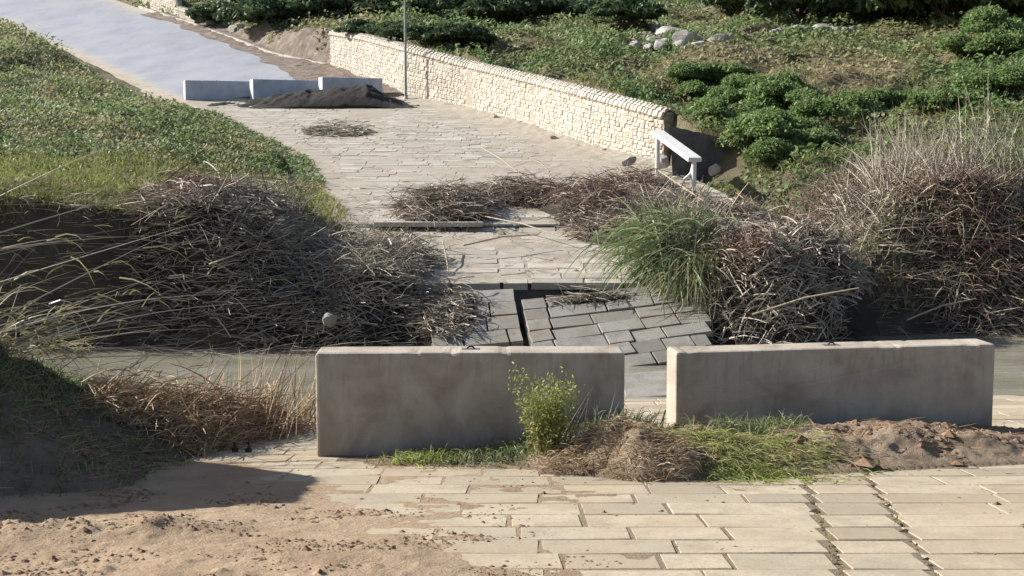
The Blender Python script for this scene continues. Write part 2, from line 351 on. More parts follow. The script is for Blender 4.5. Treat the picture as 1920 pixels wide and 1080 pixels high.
# ------------------------------------------------------------------ paving stones
def stone_variant(seed, bev=.035):
    r = np.random.default_rng(seed); j = lambda s: r.uniform(-s, s)
    o = []; 
    for (x, y) in ((-.5, -.5), (.5, -.5), (.5, .5), (-.5, .5)): o.append((x + j(.014), y + j(.028)))
    t = [(x * .988, y * .97) for x, y in o]
    V = [(x, y, -1) for x, y in o] + [(x, y, -.035 + j(.01)) for x, y in o] + [(x, y, 0 + j(.02)) for x, y in t]
    Fq = [(8, 9, 10, 11)] + [(4 + k, 4 + (k + 1) % 4, 8 + (k + 1) % 4, 8 + k) for k in range(4)] + [(k, (k + 1) % 4, 4 + (k + 1) % 4, 4 + k) for k in range(4)]
    return np.array(V, float), np.array(Fq)
SV = [stone_variant(s) for s in range(7)]
def place_stones(mats, name, parent, mat, mat_j, cam_sorted=True, limit=295, variants=None, var_name='stone'):
    """mats: list of 4x4 numpy matrices; the nearest `limit` are parts of their own, the rest one joined part"""
    variants = variants or SV
    mes = []
    for k, (V, Fq) in enumerate(variants):
        me = npmesh(var_name, V, Fq); me.materials.append(mat); mes.append(me)
    if cam_sorted: mats = sorted(mats, key=lambda m: m[1, 3] ** 2 + m[0, 3] ** 2)
    for m in mats[:limit]:
        o = bpy.data.objects.new(name, mes[random.randrange(len(mes))]); COL.objects.link(o); o.parent = parent
        o.matrix_basis = Matrix(m.tolist())
    rest = mats[limit:]
    if rest:
        Vs, Fs, rn, off = [], [], [], 0
        for m in rest:
            V, Fq = variants[random.randrange(len(variants))]
            Vs.append(V @ m[:3, :3].T + m[:3, 3]); Fs.append(Fq + off); off += len(V); rn.append(np.full(len(V), random.random()))
        o = link(name + '_field', npmesh(name + '_field', np.concatenate(Vs), np.concatenate(Fs), {'rnd': np.concatenate(rn)}), mat_j, parent)
        o['kind'] = 'stuff'
def smat(c, ax, ay, sx, sy, sz):
    ax = ax / np.linalg.norm(ax); n = np.cross(ax, ay); n /= np.linalg.norm(n); ay = np.cross(n, ax)
    m = np.eye(4); m[:3, 0] = ax * sx; m[:3, 1] = ay * sy; m[:3, 2] = n * sz; m[:3, 3] = c; return m

# near ramp
pav = empty('pavement'); tag(pav, 'near ramp paved with pale rectangular limestone blocks', kind='structure')
zn2 = lambda x, y: zn(y)
rows = [G(960, py, zn2)[1] for py in (1120, 1095, 1069, 1038, 1013, 988, 965, 943, 927, 909, 893)]
while rows[-1] < 16.6: rows.append(rows[-1] + random.uniform(.36, .45))
s0 = G(1519, 912, zn2); s1 = G(1588, 1079, zn2); stripx = lambda y: s0[0] + (s1[0] - s0[0]) * (y - s0[1]) / (s1[1] - s0[1])
def near_edge(x): return np.interp(x, [-4, -2.9, -1.2, -.4, .8, 2.2, 7], [13.6, 13.9, 14.0, 15.2, 16.3, 16.2, 16.6])
mats = []
def row_stones(y0, y1, xa, xb, zf, out, lmin=.38, lmax=.86, gap=.017, th=.12, heave=.0025, slopef=None, flt=None):
    x = xa
    while x < xb - .12:
        l = random.uniform(lmin, lmax)
        if xb - (x + l) < .3: l = xb - x
        cx, cy = x + l / 2, (y0 + y1) / 2
        if flt is None or flt(cx, cy):
            dz = zf(y1) - zf(y0); tilt = random.uniform(-.004, .004)
            out.append(smat(np.array([cx, cy, float(zf(cy)) + random.uniform(-heave, heave)]), np.array([1, random.uniform(-.012, .012), tilt]), np.array([0, y1 - y0, float(dz) + random.uniform(-.003, .003)]), l - gap * random.uniform(.7, 1.9), (y1 - y0) - gap * random.uniform(.8, 1.3), th))
        x += l
for k in range(len(rows) - 1):
    y0, y1 = rows[k], rows[k + 1]; ym = (y0 + y1) / 2; sx = float(stripx(ym))
    flt = lambda x, y: y < near_edge(x) and x > -3.3
    row_stones(y0, y1, -3.5 + random.uniform(0, .4), sx - .05, zn, mats, flt=flt)
    row_stones(y0, y1, sx, sx + .455, zn, mats, .45, .46, flt=flt)
    row_stones(y0, y1, sx + .49, 8.5, zn, mats, .5, 1.05, flt=flt)
mats = [m for m in mats if m[1, 3] > 6.3]
place_stones(mats, 'paving_stone', pav, M['paver'], M['paver_j'])
# concrete bed under the near ramp
def near_bed():
    xs = np.linspace(-3.0, 9, 60); V = []
    yb = near_edge(xs) - .15
    for x, y in zip(xs, yb): V += [(x, 3, zn(3) - .05), (x, y, zn(y) - .05), (x, y, zn(y) - .6)]
    F_ = []
    for k in range(len(xs) - 1):
        a = 3 * k; F_ += [(a, a + 3, a + 4, a + 1), (a + 1, a + 4, a + 5, a + 2)]
    o = link('bed', npmesh('bed', V, F_), M['kerb'], pav)
near_bed()
# sand over and between the stones
def sand_height(X, Y):
    PX, PY = proj(X, Y, zn(Y))
    n = fbm(X * 1.3, Y * 1.3, 21, 5); n2 = fbm(X * 7, Y * 7, 22, 4)
    # thick at the lower left of the ramp, thinning to the right
    d = (-.75 - X) * .9 + (7.8 - Y) * .62 + (n - .5) * 1.5
    h = -.0065 + .0045 * sstep(3.4, -1.2, X + (n - .5) * 3.5)
    h = h + np.clip(d, 0, 1.6) * .028 + .006 * sstep(-.5, .1, d)
    h = h + (n2 - .5) * (.007 + .018 * sstep(-.1, .5, d))
    clod = np.clip(fbm(X * 8, Y * 8, 31, 4) - .56, 0, 1) * .09 * sstep(.1, .5, d) * sstep(7.9, 7.1, Y + .3 * (X + 2))
    ridge = .065 * np.exp(-((Y - 7.45 - .22 * (X + 2.5)) / .22) ** 2) * sstep(-1.6, -2.2, X) * (.5 + fbm(X * 6, Y * 6, 8, 3))
    return h + clod + ridge
def build_sand():
    xs = np.arange(-6.5, 8.5, .025); ys = np.concatenate([np.arange(3, 6.3, .2), np.arange(6.3, 11.6, .028), np.arange(11.6, 16.0, .08)])
    Y, X = np.meshgrid(ys, xs, indexing='ij'); Z = zn(Y) + sand_height(X, Y)
    Z = np.where(Y > near_edge(X) - .25, zn(Y) - .5, Z)
    me = npmesh('sand', np.stack([X, Y, Z], -1).reshape(-1, 3), gridfaces(len(ys), len(xs)), smooth=True)
    m, nt, bs = newmat('river_sand'); p = geo_pos(nt)
    n1 = noise(nt, p, 1.6, 7, .65); n2 = noise(nt, p, 16, 6, .7); n3 = noise(nt, p, 70, 3, .6)
    c = ramp(nt, n1, [(.32, (.25, .17, .105)), (.5, (.335, .24, .15)), (.7, (.41, .305, .195))])
    c = mixc(nt, math_(nt, 'MULTIPLY', ramp_fac(nt, n2, .56, .70), .7), c, (.20, .125, .08))
    sx = N(nt, 'ShaderNodeSeparateXYZ'); nt.links.new(p, sx.inputs[0])
    c = mixc(nt, math_(nt, 'MULTIPLY', ramp_fac(nt, math_(nt, 'ADD', sx.outputs[0], math_(nt, 'MULTIPLY', n1, 2.5)), .4, 2.6), .75), c, (.15, .12, .085))
    nt.links.new(c, bs.inputs['Base Color']); bs.inputs['Roughness'].default_value = .95
    bump(nt, bs, math_(nt, 'ADD', math_(nt, 'MULTIPLY', n2, 1.2), math_(nt, 'MULTIPLY', n3, .3)), .02)
    tag(link('sand', me, m), 'orange river sand spread over the lower left of the near ramp and in its joints', kind='stuff')
build_sand()

# far ramp deck
deck = empty('road_deck'); tag(deck, 'far ramp of the ford paved with pale limestone blocks', kind='structure')
STEP = 27.2
def zdeck(y): return zd(y) - .11 * (np.asarray(y) < STEP)
mats = []; y = 21.8
while y < 53.0:
    y1 = y + random.uniform(.38, .46)
    if y < STEP < y1 + .2: y1 = STEP
    ym = (y + y1) / 2; L, Rr = float(roadL(ym)), float(roadR(ym)); W_ = Rr - L
    # continuous bands that follow the road, stones between them
    bands = [L, L + W_ * .36, L + W_ * .36 + .45, L + W_ * .68, L + W_ * .68 + .45, Rr]
    for b in range(5):
        if b % 2: row_stones(y, y1, bands[b], bands[b + 1], zdeck, mats, .45, .46, gap=.03, heave=.008)
        else: row_stones(y, y1, bands[b] + random.uniform(0, .05), bands[b + 1] - .02, zdeck, mats, .5, 1.1, gap=.035, heave=.010)
    y = y1
place_stones(mats, 'paving_stone', deck, M['deck'], M['deck_j'])
def build_deck_bed():
    ys = np.concatenate([np.arange(21.95, STEP - .01, .35), [STEP - .005, STEP + .01], np.arange(STEP + .3, 54.5, .5)])
    V = []; F_ = []
    for y in ys:
        z = float(zdeck(y)) - .04; l, r_ = float(roadL(y)) - .3, float(roadR(y)) + .1
        V += [(l, y, z - .7), (l, y, z), (r_, y, z), (r_, y, z - .7)]
    for k in range(len(ys) - 1):
        a = 4 * k; F_ += [(a, a + 1, a + 5, a + 4), (a + 1, a + 2, a + 6, a + 5), (a + 2, a + 3, a + 7, a + 6)]
    F_ += [(0, 3, 2, 1)]
    link('bed', npmesh('bed', V, F_), M['dark_concrete'], deck)
build_deck_bed()
def build_silt_far():
    ys = np.concatenate([np.arange(21.85, 35, .06), np.arange(35, 54.6, .10)]); us = np.linspace(0, 1, 230); Y, U = np.meshgrid(ys, us, indexing='ij')
    X = roadL(Y) + U * (roadR(Y) - roadL(Y)); n = fbm(X * .55, Y * .55, 44, 5); n2 = fbm(X * 6, Y * 6, 45, 3)
    h = -.0055 + .018 * sstep(.54, .8, n) * (.5 + .8 * n2)
    h = h + .10 * np.exp(-((1 - U) * 10 / .9) ** 2) * (.3 + n2) * (Y > 30)        # silt washed up against the wall
    h = h + .035 * np.exp(-(U * 10 / .8) ** 2) * (.3 + n2)
    h = h + .05 * np.exp(-((Y - 33) / 3) ** 2) * np.exp(-((X - 2) / 2.5) ** 2) * (.4 + n2)
    h = h + np.where(Y < STEP, .055 * (n + .35 * n2 - .50), 0)
    me = npmesh('silt', np.stack([X, Y, zdeck(Y) + h], -1).reshape(-1, 3), gridfaces(len(ys), 230), smooth=True)
    m = soil_mat('pale_silt', (.235, .20, .155), (.34, .30, .24), (.40, .36, .295), 1.6, .012)
    tag(link('silt', me, m), 'thin pale brown silt over the far ramp', kind='stuff')
build_silt_far()

# asphalt road climbing the hill
def strip(name, y0, y1, step, fl, fr, dz, mat, n=24, camber=0):
    ys = np.arange(y0, y1, step); us = np.linspace(0, 1, n); Y, U = np.meshgrid(ys, us, indexing='ij')
    X = fl(Y) + U * (fr(Y) - fl(Y)); Z = zd(Y) + dz + camber * (.25 - (U - .5) ** 2)
    return link(name, npmesh(name, np.stack([X, Y, Z], -1).reshape(-1, 3), gridfaces(len(ys), n), {'across': U.ravel()}, smooth=True), mat)
tag(strip('road', 54.2, 150, .5, roadL, asphR, .02, M['road'], n=60, camber=.15), 'pale worn asphalt road climbing away up the hill', kind='structure')
tag(strip('verge', 50, 120, .6, lambda y: roadL(y) - 2.6 + .9 * fbm(y * .3, y * 0, 2), lambda y: roadL(y) - .05, .12, M['verge']), 'bare sandy verge along the left edge of the road', kind='structure')
def dirt_edge():
    ys = np.arange(53, 92, .25); us = np.linspace(0, 1, 40); Y, U = np.meshgrid(ys, us, indexing='ij')
    l = asphR(Y) - .5 - 1.1 * fbm(Y * .5, Y * 0, 31); r_ = np.where(Y < wall_pts[-1][1], roadR(Y), roadR(Y) + 1.4 + 1.2 * np.exp(-((Y - 70) / 5) ** 2))
    X = l + U * (r_ - l); Z = zd(Y) + (.055 + .10 * U) * sstep(53.5, 57, Y) - .03 * sstep(55, 53, Y) + sstep(53, 58, Y) * .22 * (fbm(X * 1.1, Y * 1.1, 33) - .35) * sstep(0, .35, U) + .12 * (fbm(X * 4, Y * 4, 34) - .5) * sstep(0, .3, U)
    Z = np.where(Y > wall_pts[-1][1] + .6, np.maximum(Z, terr(X, Y) + .03), Z)
    tag(link('dirt', npmesh('dirt', np.stack([X, Y, Z], -1).reshape(-1, 3), gridfaces(len(ys), 40), smooth=True), M['rubble']), 'bare earth and rubble between the road and the far end of the stone wall', kind='structure')
dirt_edge()

# ------------------------------------------------------------------ box helpers
def bevbox(sx, sy, sz, b=.02, taper=0):
    """box from z=0 up, all edges chamfered by b"""
    import bmesh
    bm = bmesh.new(); bmesh.ops.create_cube(bm, size=1)
    for v in bm.verts:
        t = 1 - taper * (v.co.z + .5)
        v.co = Vector((v.co.x * sx, v.co.y * sy * t, (v.co.z + .5) * sz))
    if b: bmesh.ops.bevel(bm, geom=bm.edges[:], offset=b, segments=2, affect='EDGES', profile=.5)
    return bm
def bm_mesh(name, bm):
    me = bpy.data.meshes.new(name); bm.to_mesh(me); bm.free(); return me
def barrier(a, b, depth, h, zbase, label, group, roll=0, mat='concrete'):
    """solid concrete barrier between two front-bottom corners"""
    a = np.array(a); b = np.array(b); d = b - a; L = np.linalg.norm(d[:2]); ang = math.atan2(d[1], d[0])
    o = empty('concrete_barrier'); tag(o, label, 'barrier', group)
    ny = np.array([-math.sin(ang), math.cos(ang)]); c = (a[:2] + b[:2]) / 2 + ny * depth / 2
    bm = bevbox(L, depth, h, .028)
    import bmesh
    bmesh.ops.subdivide_edges(bm, edges=[e for e in bm.edges if e.calc_length() > .6], cuts=70)
    for v in bm.verts:                      # cast surface is not quite flat, arrises are worn and chipped
        x, y, z = v.co; v.co += Vector((0, (float(vnoise(x * 2 + a[0], z * 3, 3)) - .5) * .006, 0))
        edge = (z > h - .03) and (abs(abs(y) - depth / 2) < .03)
        if edge:
            wr = max(0, float(vnoise(x * 13 + a[0] * 7, y * 3, 12)) - .66) * .04 + max(0, float(vnoise(x * 3.1 + a[0] * 7, y * 3, 14)) - .78) * .06
            v.co.z -= wr; v.co.y -= math.copysign(wr * .8, y)
        v.co.z += (float(vnoise(x * 1.5 + a[0], 0, 16)) - .5) * .008 * (z > h * .8)
    link('block', bm_mesh('block', bm), M[mat], o)
    # lifting hook on top; the flat dark plate paints a shallow pocket's shade
    hk = []
    for k in range(9):
        t = math.pi * k / 8; hk.append((math.cos(t) * .035, 0, h - .004 + math.sin(t) * .03))
    link('lifting_hook', tube_mesh('lifting_hook', hk, .007), M['iron'], o)
    bm = bevbox(.16, .10, .006, .002); ob = link('recess_shade', bm_mesh('recess_shade', bm), M['dark_concrete'], o); ob.location = (0, 0, h - .001)
    o.location = (c[0], c[1], zbase); o.rotation_euler = (0, roll, ang); return o
def tube_mesh(name, pts, r, n=8):
    pts = np.array(pts, float); V = []; m = len(pts)
    for k in range(m):
        t = pts[min(k + 1, m - 1)] - pts[max(k - 1, 0)]; t /= np.linalg.norm(t)
        a = np.cross(t, (0, 1, .01)); a = a if np.linalg.norm(a) > 1e-3 else np.cross(t, (1, 0, 0)); a /= np.linalg.norm(a); b = np.cross(t, a)
        rr = r[k] if hasattr(r, '__len__') else r
        for j in range(n):
            w_ = 2 * math.pi * j / n; V.append(pts[k] + rr * (a * math.cos(w_) + b * math.sin(w_)))
    F_ = [(k * n + j, k * n + (j + 1) % n, (k + 1) * n + (j + 1) % n, (k + 1) * n + j) for k in range(m - 1) for j in range(n)]
    me = npmesh(name, V, F_, smooth=True)
    return me

# near barriers
yl = G(597, 857, zn2)[1]
a, b = P(594, 857, yl), P(1170, 857, yl + .05)
barrier(a, b, .37, .925, a[2] - .01, 'concrete barrier with a yellow-green weed growing against its face, left of the gap', 'concrete barriers closing the near ramp')
a, b = P(1266, 845, 11.62), P(1861, 828, 12.0)
rb = barrier(a, b, .37, .925, (a[2] + b[2]) / 2 - .0, 'longer concrete barrier behind the silt mound, right of the gap', 'concrete barriers closing the near ramp')
rb.rotation_euler[1] = -math.atan2(P(1858, 645, 12.0)[2] - P(1253, 661, 11.62)[2], b[0] - a[0])
rb.location[2] = (P(1858, 645, 12.0)[2] + P(1253, 661, 11.62)[2]) / 2 - .925
# far barriers
fb = []
fy = G(345, 187, zdf)[1]
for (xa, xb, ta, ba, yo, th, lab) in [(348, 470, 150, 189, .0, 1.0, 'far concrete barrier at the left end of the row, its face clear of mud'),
                                 (475, 601, 148, 187, .15, 1.2, 'far concrete barrier in the middle of the row, half buried in the mud heap'),
                                 (605, 718, 144, 184, .5, 1.1, 'far concrete barrier nearest the stone wall, mostly behind the mud heap')]:
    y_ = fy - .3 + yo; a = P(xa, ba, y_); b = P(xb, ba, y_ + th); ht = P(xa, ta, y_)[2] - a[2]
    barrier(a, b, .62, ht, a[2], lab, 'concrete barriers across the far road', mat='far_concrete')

# ------------------------------------------------------------------ lamp post
pb = G(761, 187, zdf); pb[1] += .0
lp = empty('lamp_post', tuple(pb)); tag(lp, 'tall thin grey metal post standing at the foot of the stone wall', 'post')
link('pole', tube_mesh('pole', [(0, 0, -.3), (0, 0, 3), (0, 0, 8.5)], [.058, .052, .035], 12), M['pole'], lp)
link('base_collar', tube_mesh('base_collar', [(0, 0, -.1), (0, 0, .12), (0, 0, .14)], [.10, .10, .06], 12), M['kerb'], lp)
link('bracket_arm', tube_mesh('bracket_arm', [(0, 0, 8.4), (-.2, -.1, 8.75), (-.9, -.3, 8.9)], .03, 8), M['pole'], lp)
bm = bevbox(.6, .2, .12, .03); lo = link('lamp_head', bm_mesh('lamp_head', bm), M['pole'], lp); lo.location = (-1.1, -.35, 8.84); lo.rotation_euler = (0, 0, .32)

# ------------------------------------------------------------------ dry stone wall
def wall_stone_variant(seed):
    r = np.random.default_rng(seed + 50); V = []
    n = 4
    for d, s in ((0, 1.), (.55, .97), (1., .72)):
        for (x, y) in ((-.5, -.5), (.0, -.52), (.5, -.5), (.52, 0), (.5, .5), (0, .52), (-.5, .5), (-.52, 0)):
            V.append((x * s + r.uniform(-.05, .05), y * s + r.uniform(-.06, .06), d + r.uniform(-.10, .10) * (d > .3)))
    V.append((r.uniform(-.1, .1), r.uniform(-.1, .1), 1.08))
    Fq = [(k + 8 * i, (k + 1) % 8 + 8 * i, (k + 1) % 8 + 8 * (i + 1), k + 8 * (i + 1)) for i in (0, 1) for k in range(8)]
    Fq += [(16 + k, 16 + k + 1, 16 + (k + 2) % 8, 24) for k in (0, 2, 4, 6)]
    return np.array(V, float), np.array(Fq)
WV = [wall_stone_variant(s) for s in range(8)]
def build_wall(pts, label, th=.42, limit=295, cname='dry_stone_wall', ends=True):
    wl = empty(cname); tag(wl, label, 'wall')
    pts = np.array(pts); seg = np.linalg.norm(np.diff(pts[:, :2], axis=0), axis=1); S = np.concatenate([[0], np.cumsum(seg)])
    at = lambda s: np.array([np.interp(s, S, pts[:, k]) for k in range(4)])
    T = S[-1]; mats = []
    def nrm(s):
        p, q = at(max(s - .3, 0)), at(min(s + .3, T)); d = (q - p)[:2]; d /= np.linalg.norm(d)
        return np.array([d[0], d[1], 0]), np.array([-d[1], d[0], 0])
    # the face that looks at the road: direction of travel is away from the camera, road on the left
    hc = 0.0; c = 0
    H = lambda s: at(s)[3] - at(s)[2]
    cap = .30
    ncs = 12
    for c in range(ncs + 1):
        s = random.uniform(0, .2)
        while s < T:
            l = random.uniform(.13, .30); l = min(l, T - s + .02)
            sm = s + l / 2; base = at(sm)[2] - .12; top = at(sm)[3] - cap * .55; hh = (top - base) / ncs
            if c < ncs:
                p = at(sm); d, n = nrm(sm)
                if random.random() < .2 and l > .2:           # two thin stones instead of one
                    for q in (0, .5):
                        z = base + (c + q + .25) * hh; pos = np.array([p[0], p[1], z]) - 0
                        mats.append(wm(pos, d, n, l, hh * .5, .035, th))
                else:
                    z = base + (c + .5) * hh + random.uniform(-.015, .015); mats.append(wm(np.array([p[0], p[1], z]), d, n, l, hh * random.uniform(.92, 1.05), random.uniform(.018, .042), th))
            else:                                               # rounded coping stones
                p = at(sm); d, n = nrm(sm)
                for (off, up, an) in ((.02, .04, .45), (-th * .30, .155, 1.1), (-th * .72, .155, 2.0)):
                    ax = d; nn = n * math.cos(an) + np.array([0, 0, 1]) * math.sin(an)
                    pos = np.array([p[0], p[1], p[3] - cap * .55 - .02 + up]) + n * (off - .02)
                    mats.append(smat(pos, ax, np.cross(nn, ax), l * .98, .20, .07))
            s += l
    place_stones(mats, 'wall_stone', wl, M['wall'], M['wall_j'], limit=limit, variants=WV, var_name='wall_stone')
    # core
    V = []; F_ = []; ss = np.linspace(0.02, T - .02, 40)
    prof = [(.0, 0, -.35), (.0, 1, -.16), (-.06, 1, -.05), (-th * .3, 1, .045), (-th * .75, 1, .045), (-th, 1, -.05), (-th, 0, -.35)]
    for s in ss:
        p = at(s); d, n = nrm(s)
        for (o_, k, dz) in prof: V.append((p[0] + n[0] * o_, p[1] + n[1] * o_, (p[3] - .08 if k else p[2]) + dz))
    m = len(prof)
    for k in range(len(ss) - 1):
        for j in range(m - 1): F_.append((k * m + j, k * m + j + 1, (k + 1) * m + j + 1, (k + 1) * m + j))
    link('core', npmesh('core', V, F_), M['mortar'], wl)
    if ends:
        me = bpy.data.meshes.new('end_face'); me.from_pydata(V[:m] + V[-m:], [], [list(range(m)), list(range(m, 2 * m))[::-1]]); link('end_face', me, M['mortar'], wl)
        # rough blocks closing the near end
        p = at(0); d, n = nrm(0); em = []
        z = p[2] - .1
        while z < p[3] - .25:
            hh = random.uniform(.16, .24)
            for q in (.25, .75): em.append(smat(np.array([p[0], p[1], z + hh / 2]) - n * th * q - d * -.01, n, np.array([0, 0, 1.]), th * .48, hh * .95, .06))
            z += hh
        em = [m_ for m_ in em]
        for m_ in em:
            V_, F2 = WV[random.randrange(8)]; me = npmesh('end_stone', V_, F2); o = link('end_stone', me, M['rock'], wl); o.matrix_basis = Matrix(m_.tolist())
    return wl
def wm(pos, d, n, l, h, proud, th):
    up = np.array([0, 0, 1.]); pos = pos + n * random.uniform(-.012, .010)
    return smat(pos - n * .01, -d, up, l * .965, h * .95, proud)
build_wall(wall_pts, 'long pale dry stone wall with rounded coping along the right side of the far ramp')
u0 = G(357, 46, zdf)
up_pts = []
for (px, pt, pbm) in ((356, 22, 47), (322, 12, 33), (320, -22, 32), (285, -38, 20), (240, -55, 2), (150, -90, -30)):
    b_ = G(px, pbm, zdf); t_ = P(px, pt, b_[1]); up_pts.append((b_[0] + .3, b_[1], b_[2] - .1, t_[2]))
build_wall(up_pts, 'low pale masonry wall beside the road at the top of the picture', limit=60, cname='roadside_wall', ends=True)

# kerb of the road, right side
def kerb():
    o = empty('kerb'); tag(o, 'pale kerb along the right edge of the road, above a dark gutter', 'kerb')
    y = 66.0
    bmm = bm_mesh('kerb_stone', bevbox(.2, 1.0, .26, .02)); bmm.materials.append(M['kerb'])
    while y < 95:
        y2 = y + 1.02; xa, xb = float(roadR(y)) + .12, float(roadR(y2)) + .12
        k = bpy.data.objects.new('kerb_stone', bmm); COL.objects.link(k); k.parent = o
        k.location = ((xa + xb) / 2, (y + y2) / 2, float(zd((y + y2) / 2)) - .1); k.rotation_euler = (math.atan2(float(zd(y2) - zd(y)), 1.02), 0, -math.atan2(xb - xa, 1.02))
        k.scale = (1, math.hypot(xb - xa, 1.02) * .985, 1); y = y2
kerb()

# ------------------------------------------------------------------ collapsed slabs
def slab(corners, nrows, band, label, mat, th=.22, lmin=.38, lmax=.85):
    TL, TR, BR, BL = [np.array(c) for c in corners]
    f = lambda u, v: (BL * (1 - u) + BR * u) * (1 - v) + (TL * (1 - u) + TR * u) * v
    o = empty('broken_slab'); tag(o, label, 'broken slab', 'collapsed pieces of the ford')
    W_ = np.linalg.norm(BR - BL); ms = []
    for r in range(nrows):
        v0, v1 = r / nrows, (r + 1) / nrows; u = 0; first = True
        while u < .985:
            l = (band if (first and band) else random.uniform(lmin, lmax)) / W_
            if 1 - (u + l) < .08: l = 1 - u
            c = f(u + l / 2, (v0 + v1) / 2); ax = f(u + l, (v0 + v1) / 2) - f(u, (v0 + v1) / 2); ay = f(u + l / 2, v1) - f(u + l / 2, v0)
            g = .05 if first and band else .026
            ms.append(smat(c + np.array([0, 0, random.uniform(-.018, .012)]), ax + np.array([0, 0, random.uniform(-.02, .02)]), ay + np.array([0, 0, random.uniform(-.012, .012)]), np.linalg.norm(ax) - g, np.linalg.norm(ay) - .028, .10)); u += l; first = False
    mes = []
    for (V, Fq) in SV: me = npmesh('paving_stone', V, Fq); me.materials.append(mat); mes.append(me)
    for m in ms:
        k = bpy.data.objects.new('paving_stone', random.choice(mes)); COL.objects.link(k); k.parent = o; k.matrix_basis = Matrix(m.tolist())
    n = np.cross(BR - BL, TL - BL); n /= np.linalg.norm(n)
    V = [c - n * .085 for c in (BL, BR, TR, TL)] + [c - n * th for c in (BL, BR, TR, TL)]
    link('bed', npmesh('bed', V, [(0, 1, 2, 3), (4, 7, 6, 5), (0, 4, 5, 1), (1, 5, 6, 2), (2, 6, 7, 3), (3, 7, 4, 0)]), M['dark_concrete'], o)
    return o
slab([P(975, 563, 21.2), P(1330, 520, 21.5), P(1330, 668, 19.3), P(1010, 708, 18.7)], 7, .36, 'large tilted paved slab sunk towards the water, right of the long crack', M['slab'])
slab([P(800, 548, 21.5), P(962, 541, 21.5), P(982, 640, 19.9), P(810, 655, 19.7)], 4, 0, 'smaller dark tilted slab left of the long crack, half under dead reeds', M['slab'])
slab([P(1165, 700, 17.6), P(1262, 695, 17.6), P(1262, 740, 16.75), P(1165, 745, 16.7)], 1, 0, 'low wet slab just above the water in the gap between the barriers', M['slab'])
# concrete beam lying across the step in the far ramp
a, b = P(700, 424, 26.9), P(905, 420, 26.9)
bmx = bevbox(float(np.linalg.norm(b - a)), .30, .10, .012); o = link('concrete_beam', bm_mesh('concrete_beam', bmx), M['kerb']); o.location = ((a[0] + b[0]) / 2, 27.1, float(a[2]) - .02)
tag(o, 'thin concrete lip lying across the far ramp in front of the brush heap', 'beam')

# ------------------------------------------------------------------ rail and culvert beside the wall end
def rail():
    A0, A1 = P(1232, 248, 33.6), P(1303, 300, 30.6)
    o = empty('metal_rail', tuple(A0)); tag(o, 'white painted rail on two thin legs past the near end of the stone wall', 'rail')
    d = A1 - A0; L = np.linalg.norm(d)
    bm = bevbox(L, .34, .11, .015); ob = link('top_rail', bm_mesh('top_rail', bm), M['rail'], o)
    ax = d / L; n = np.cross(ax, (0, 1, 0)); 
    m = smat(d / 2 + np.array([0, 0, -.05]), d, np.cross((0, 0, 1.), d), 1, 1, 1); ob.matrix_basis = Matrix(m.tolist())
    for q, base in ((.02, 360), (.98, 355)):
        pt = d * q; h = 1.45
        link('leg', tube_mesh('leg', [(pt[0], pt[1], pt[2] - .02), (pt[0], pt[1], pt[2] - h)], .06, 8), M['rail'], o)
    e = d * .96; link('brace', tube_mesh('brace', [(e[0], e[1] - .02, e[2] - .15), (e[0] - .05, e[1] - .02, e[2] - .35), (e[0] - .22, e[1] - .05, e[2] - .5)], .04, 8), M['rail'], o)
rail()
def headwall():
    q = [P(1256, 236, 34.0), P(1395, 268, 34.3), P(1388, 350, 34.3), P(1262, 355, 34.0)]
    q = [np.array(v) for v in q]; n = np.cross(q[1] - q[0], q[3] - q[0]); n /= np.linalg.norm(n)
    if n[1] < 0: n = -n
    nx, nz = 14, 7; V = []; F_ = []
    for j in range(nz):
        for i in range(nx):
            u, v = i / (nx - 1), j / (nz - 1); p = (q[0] * (1 - u) + q[1] * u) * (1 - v) + (q[3] * (1 - u) + q[2] * u) * v
            edge = .012 * math.sin(i * 2.7) * (j == 0); V.append(p - n * .01 * vnoise(i * .9, j * .9, 3) + np.array([0, 0, edge]))
    F_ = [tuple(f) for f in gridfaces(nz, nx)]
    base = len(V)
    for i in range(nx): V.append(V[i] + n * .45)
    for i in range(nx - 1): F_.append((i, i + 1, base + i + 1, base + i))
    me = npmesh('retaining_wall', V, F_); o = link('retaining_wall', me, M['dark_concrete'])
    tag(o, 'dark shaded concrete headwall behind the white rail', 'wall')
headwall()

# ------------------------------------------------------------------ rocks
ORD = ['first', 'second', 'third', 'fourth', 'fifth', 'sixth', 'seventh', 'eighth', 'ninth', 'tenth', 'eleventh', 'twelfth', 'thirteenth', 'fourteenth', 'fifteenth', 'sixteenth', 'seventeenth', 'eighteenth', 'nineteenth', 'twentieth', 'twenty-first', 'twenty-second', 'twenty-third', 'twenty-fourth', 'twenty-fifth']
def rock_mesh(seed, n=3):
    import bmesh
    bm = bmesh.new(); bmesh.ops.create_icosphere(bm, subdivisions=n, radius=.5); r = np.random.default_rng(seed)
    cuts = [(Vector(r.normal(size=3)).normalized(), r.uniform(.26, .42)) for _ in range(11)]
    for v in bm.verts:
        for nn, d in cuts:
            k = v.co.dot(nn)
            if k > d: v.co -= nn * (k - d) * .92
        v.co *= 1 + .10 * (float(vnoise(v.co.x * 5 + seed, v.co.y * 5 + v.co.z * 4, seed)) - .5)
    me = bm_mesh('rock', bm); me.materials.append(M['rock']); return me
RM = [rock_mesh(s) for s in range(5)]
def rock(pos, s, label, name='rock', cat='rock', group=None, mat=None):
    o = bpy.data.objects.new(name, RM[random.randrange(5)]); COL.objects.link(o); o.location = pos; o.scale = s if hasattr(s, '__len__') else (s, s * .8, s * .65)
    o.rotation_euler = (random.uniform(-.3, .3), random.uniform(-.3, .3), random.uniform(0, 6)); tag(o, label, cat, group); return o
def on_terrain(px, py): return G(px, py, terr, 20, 140)
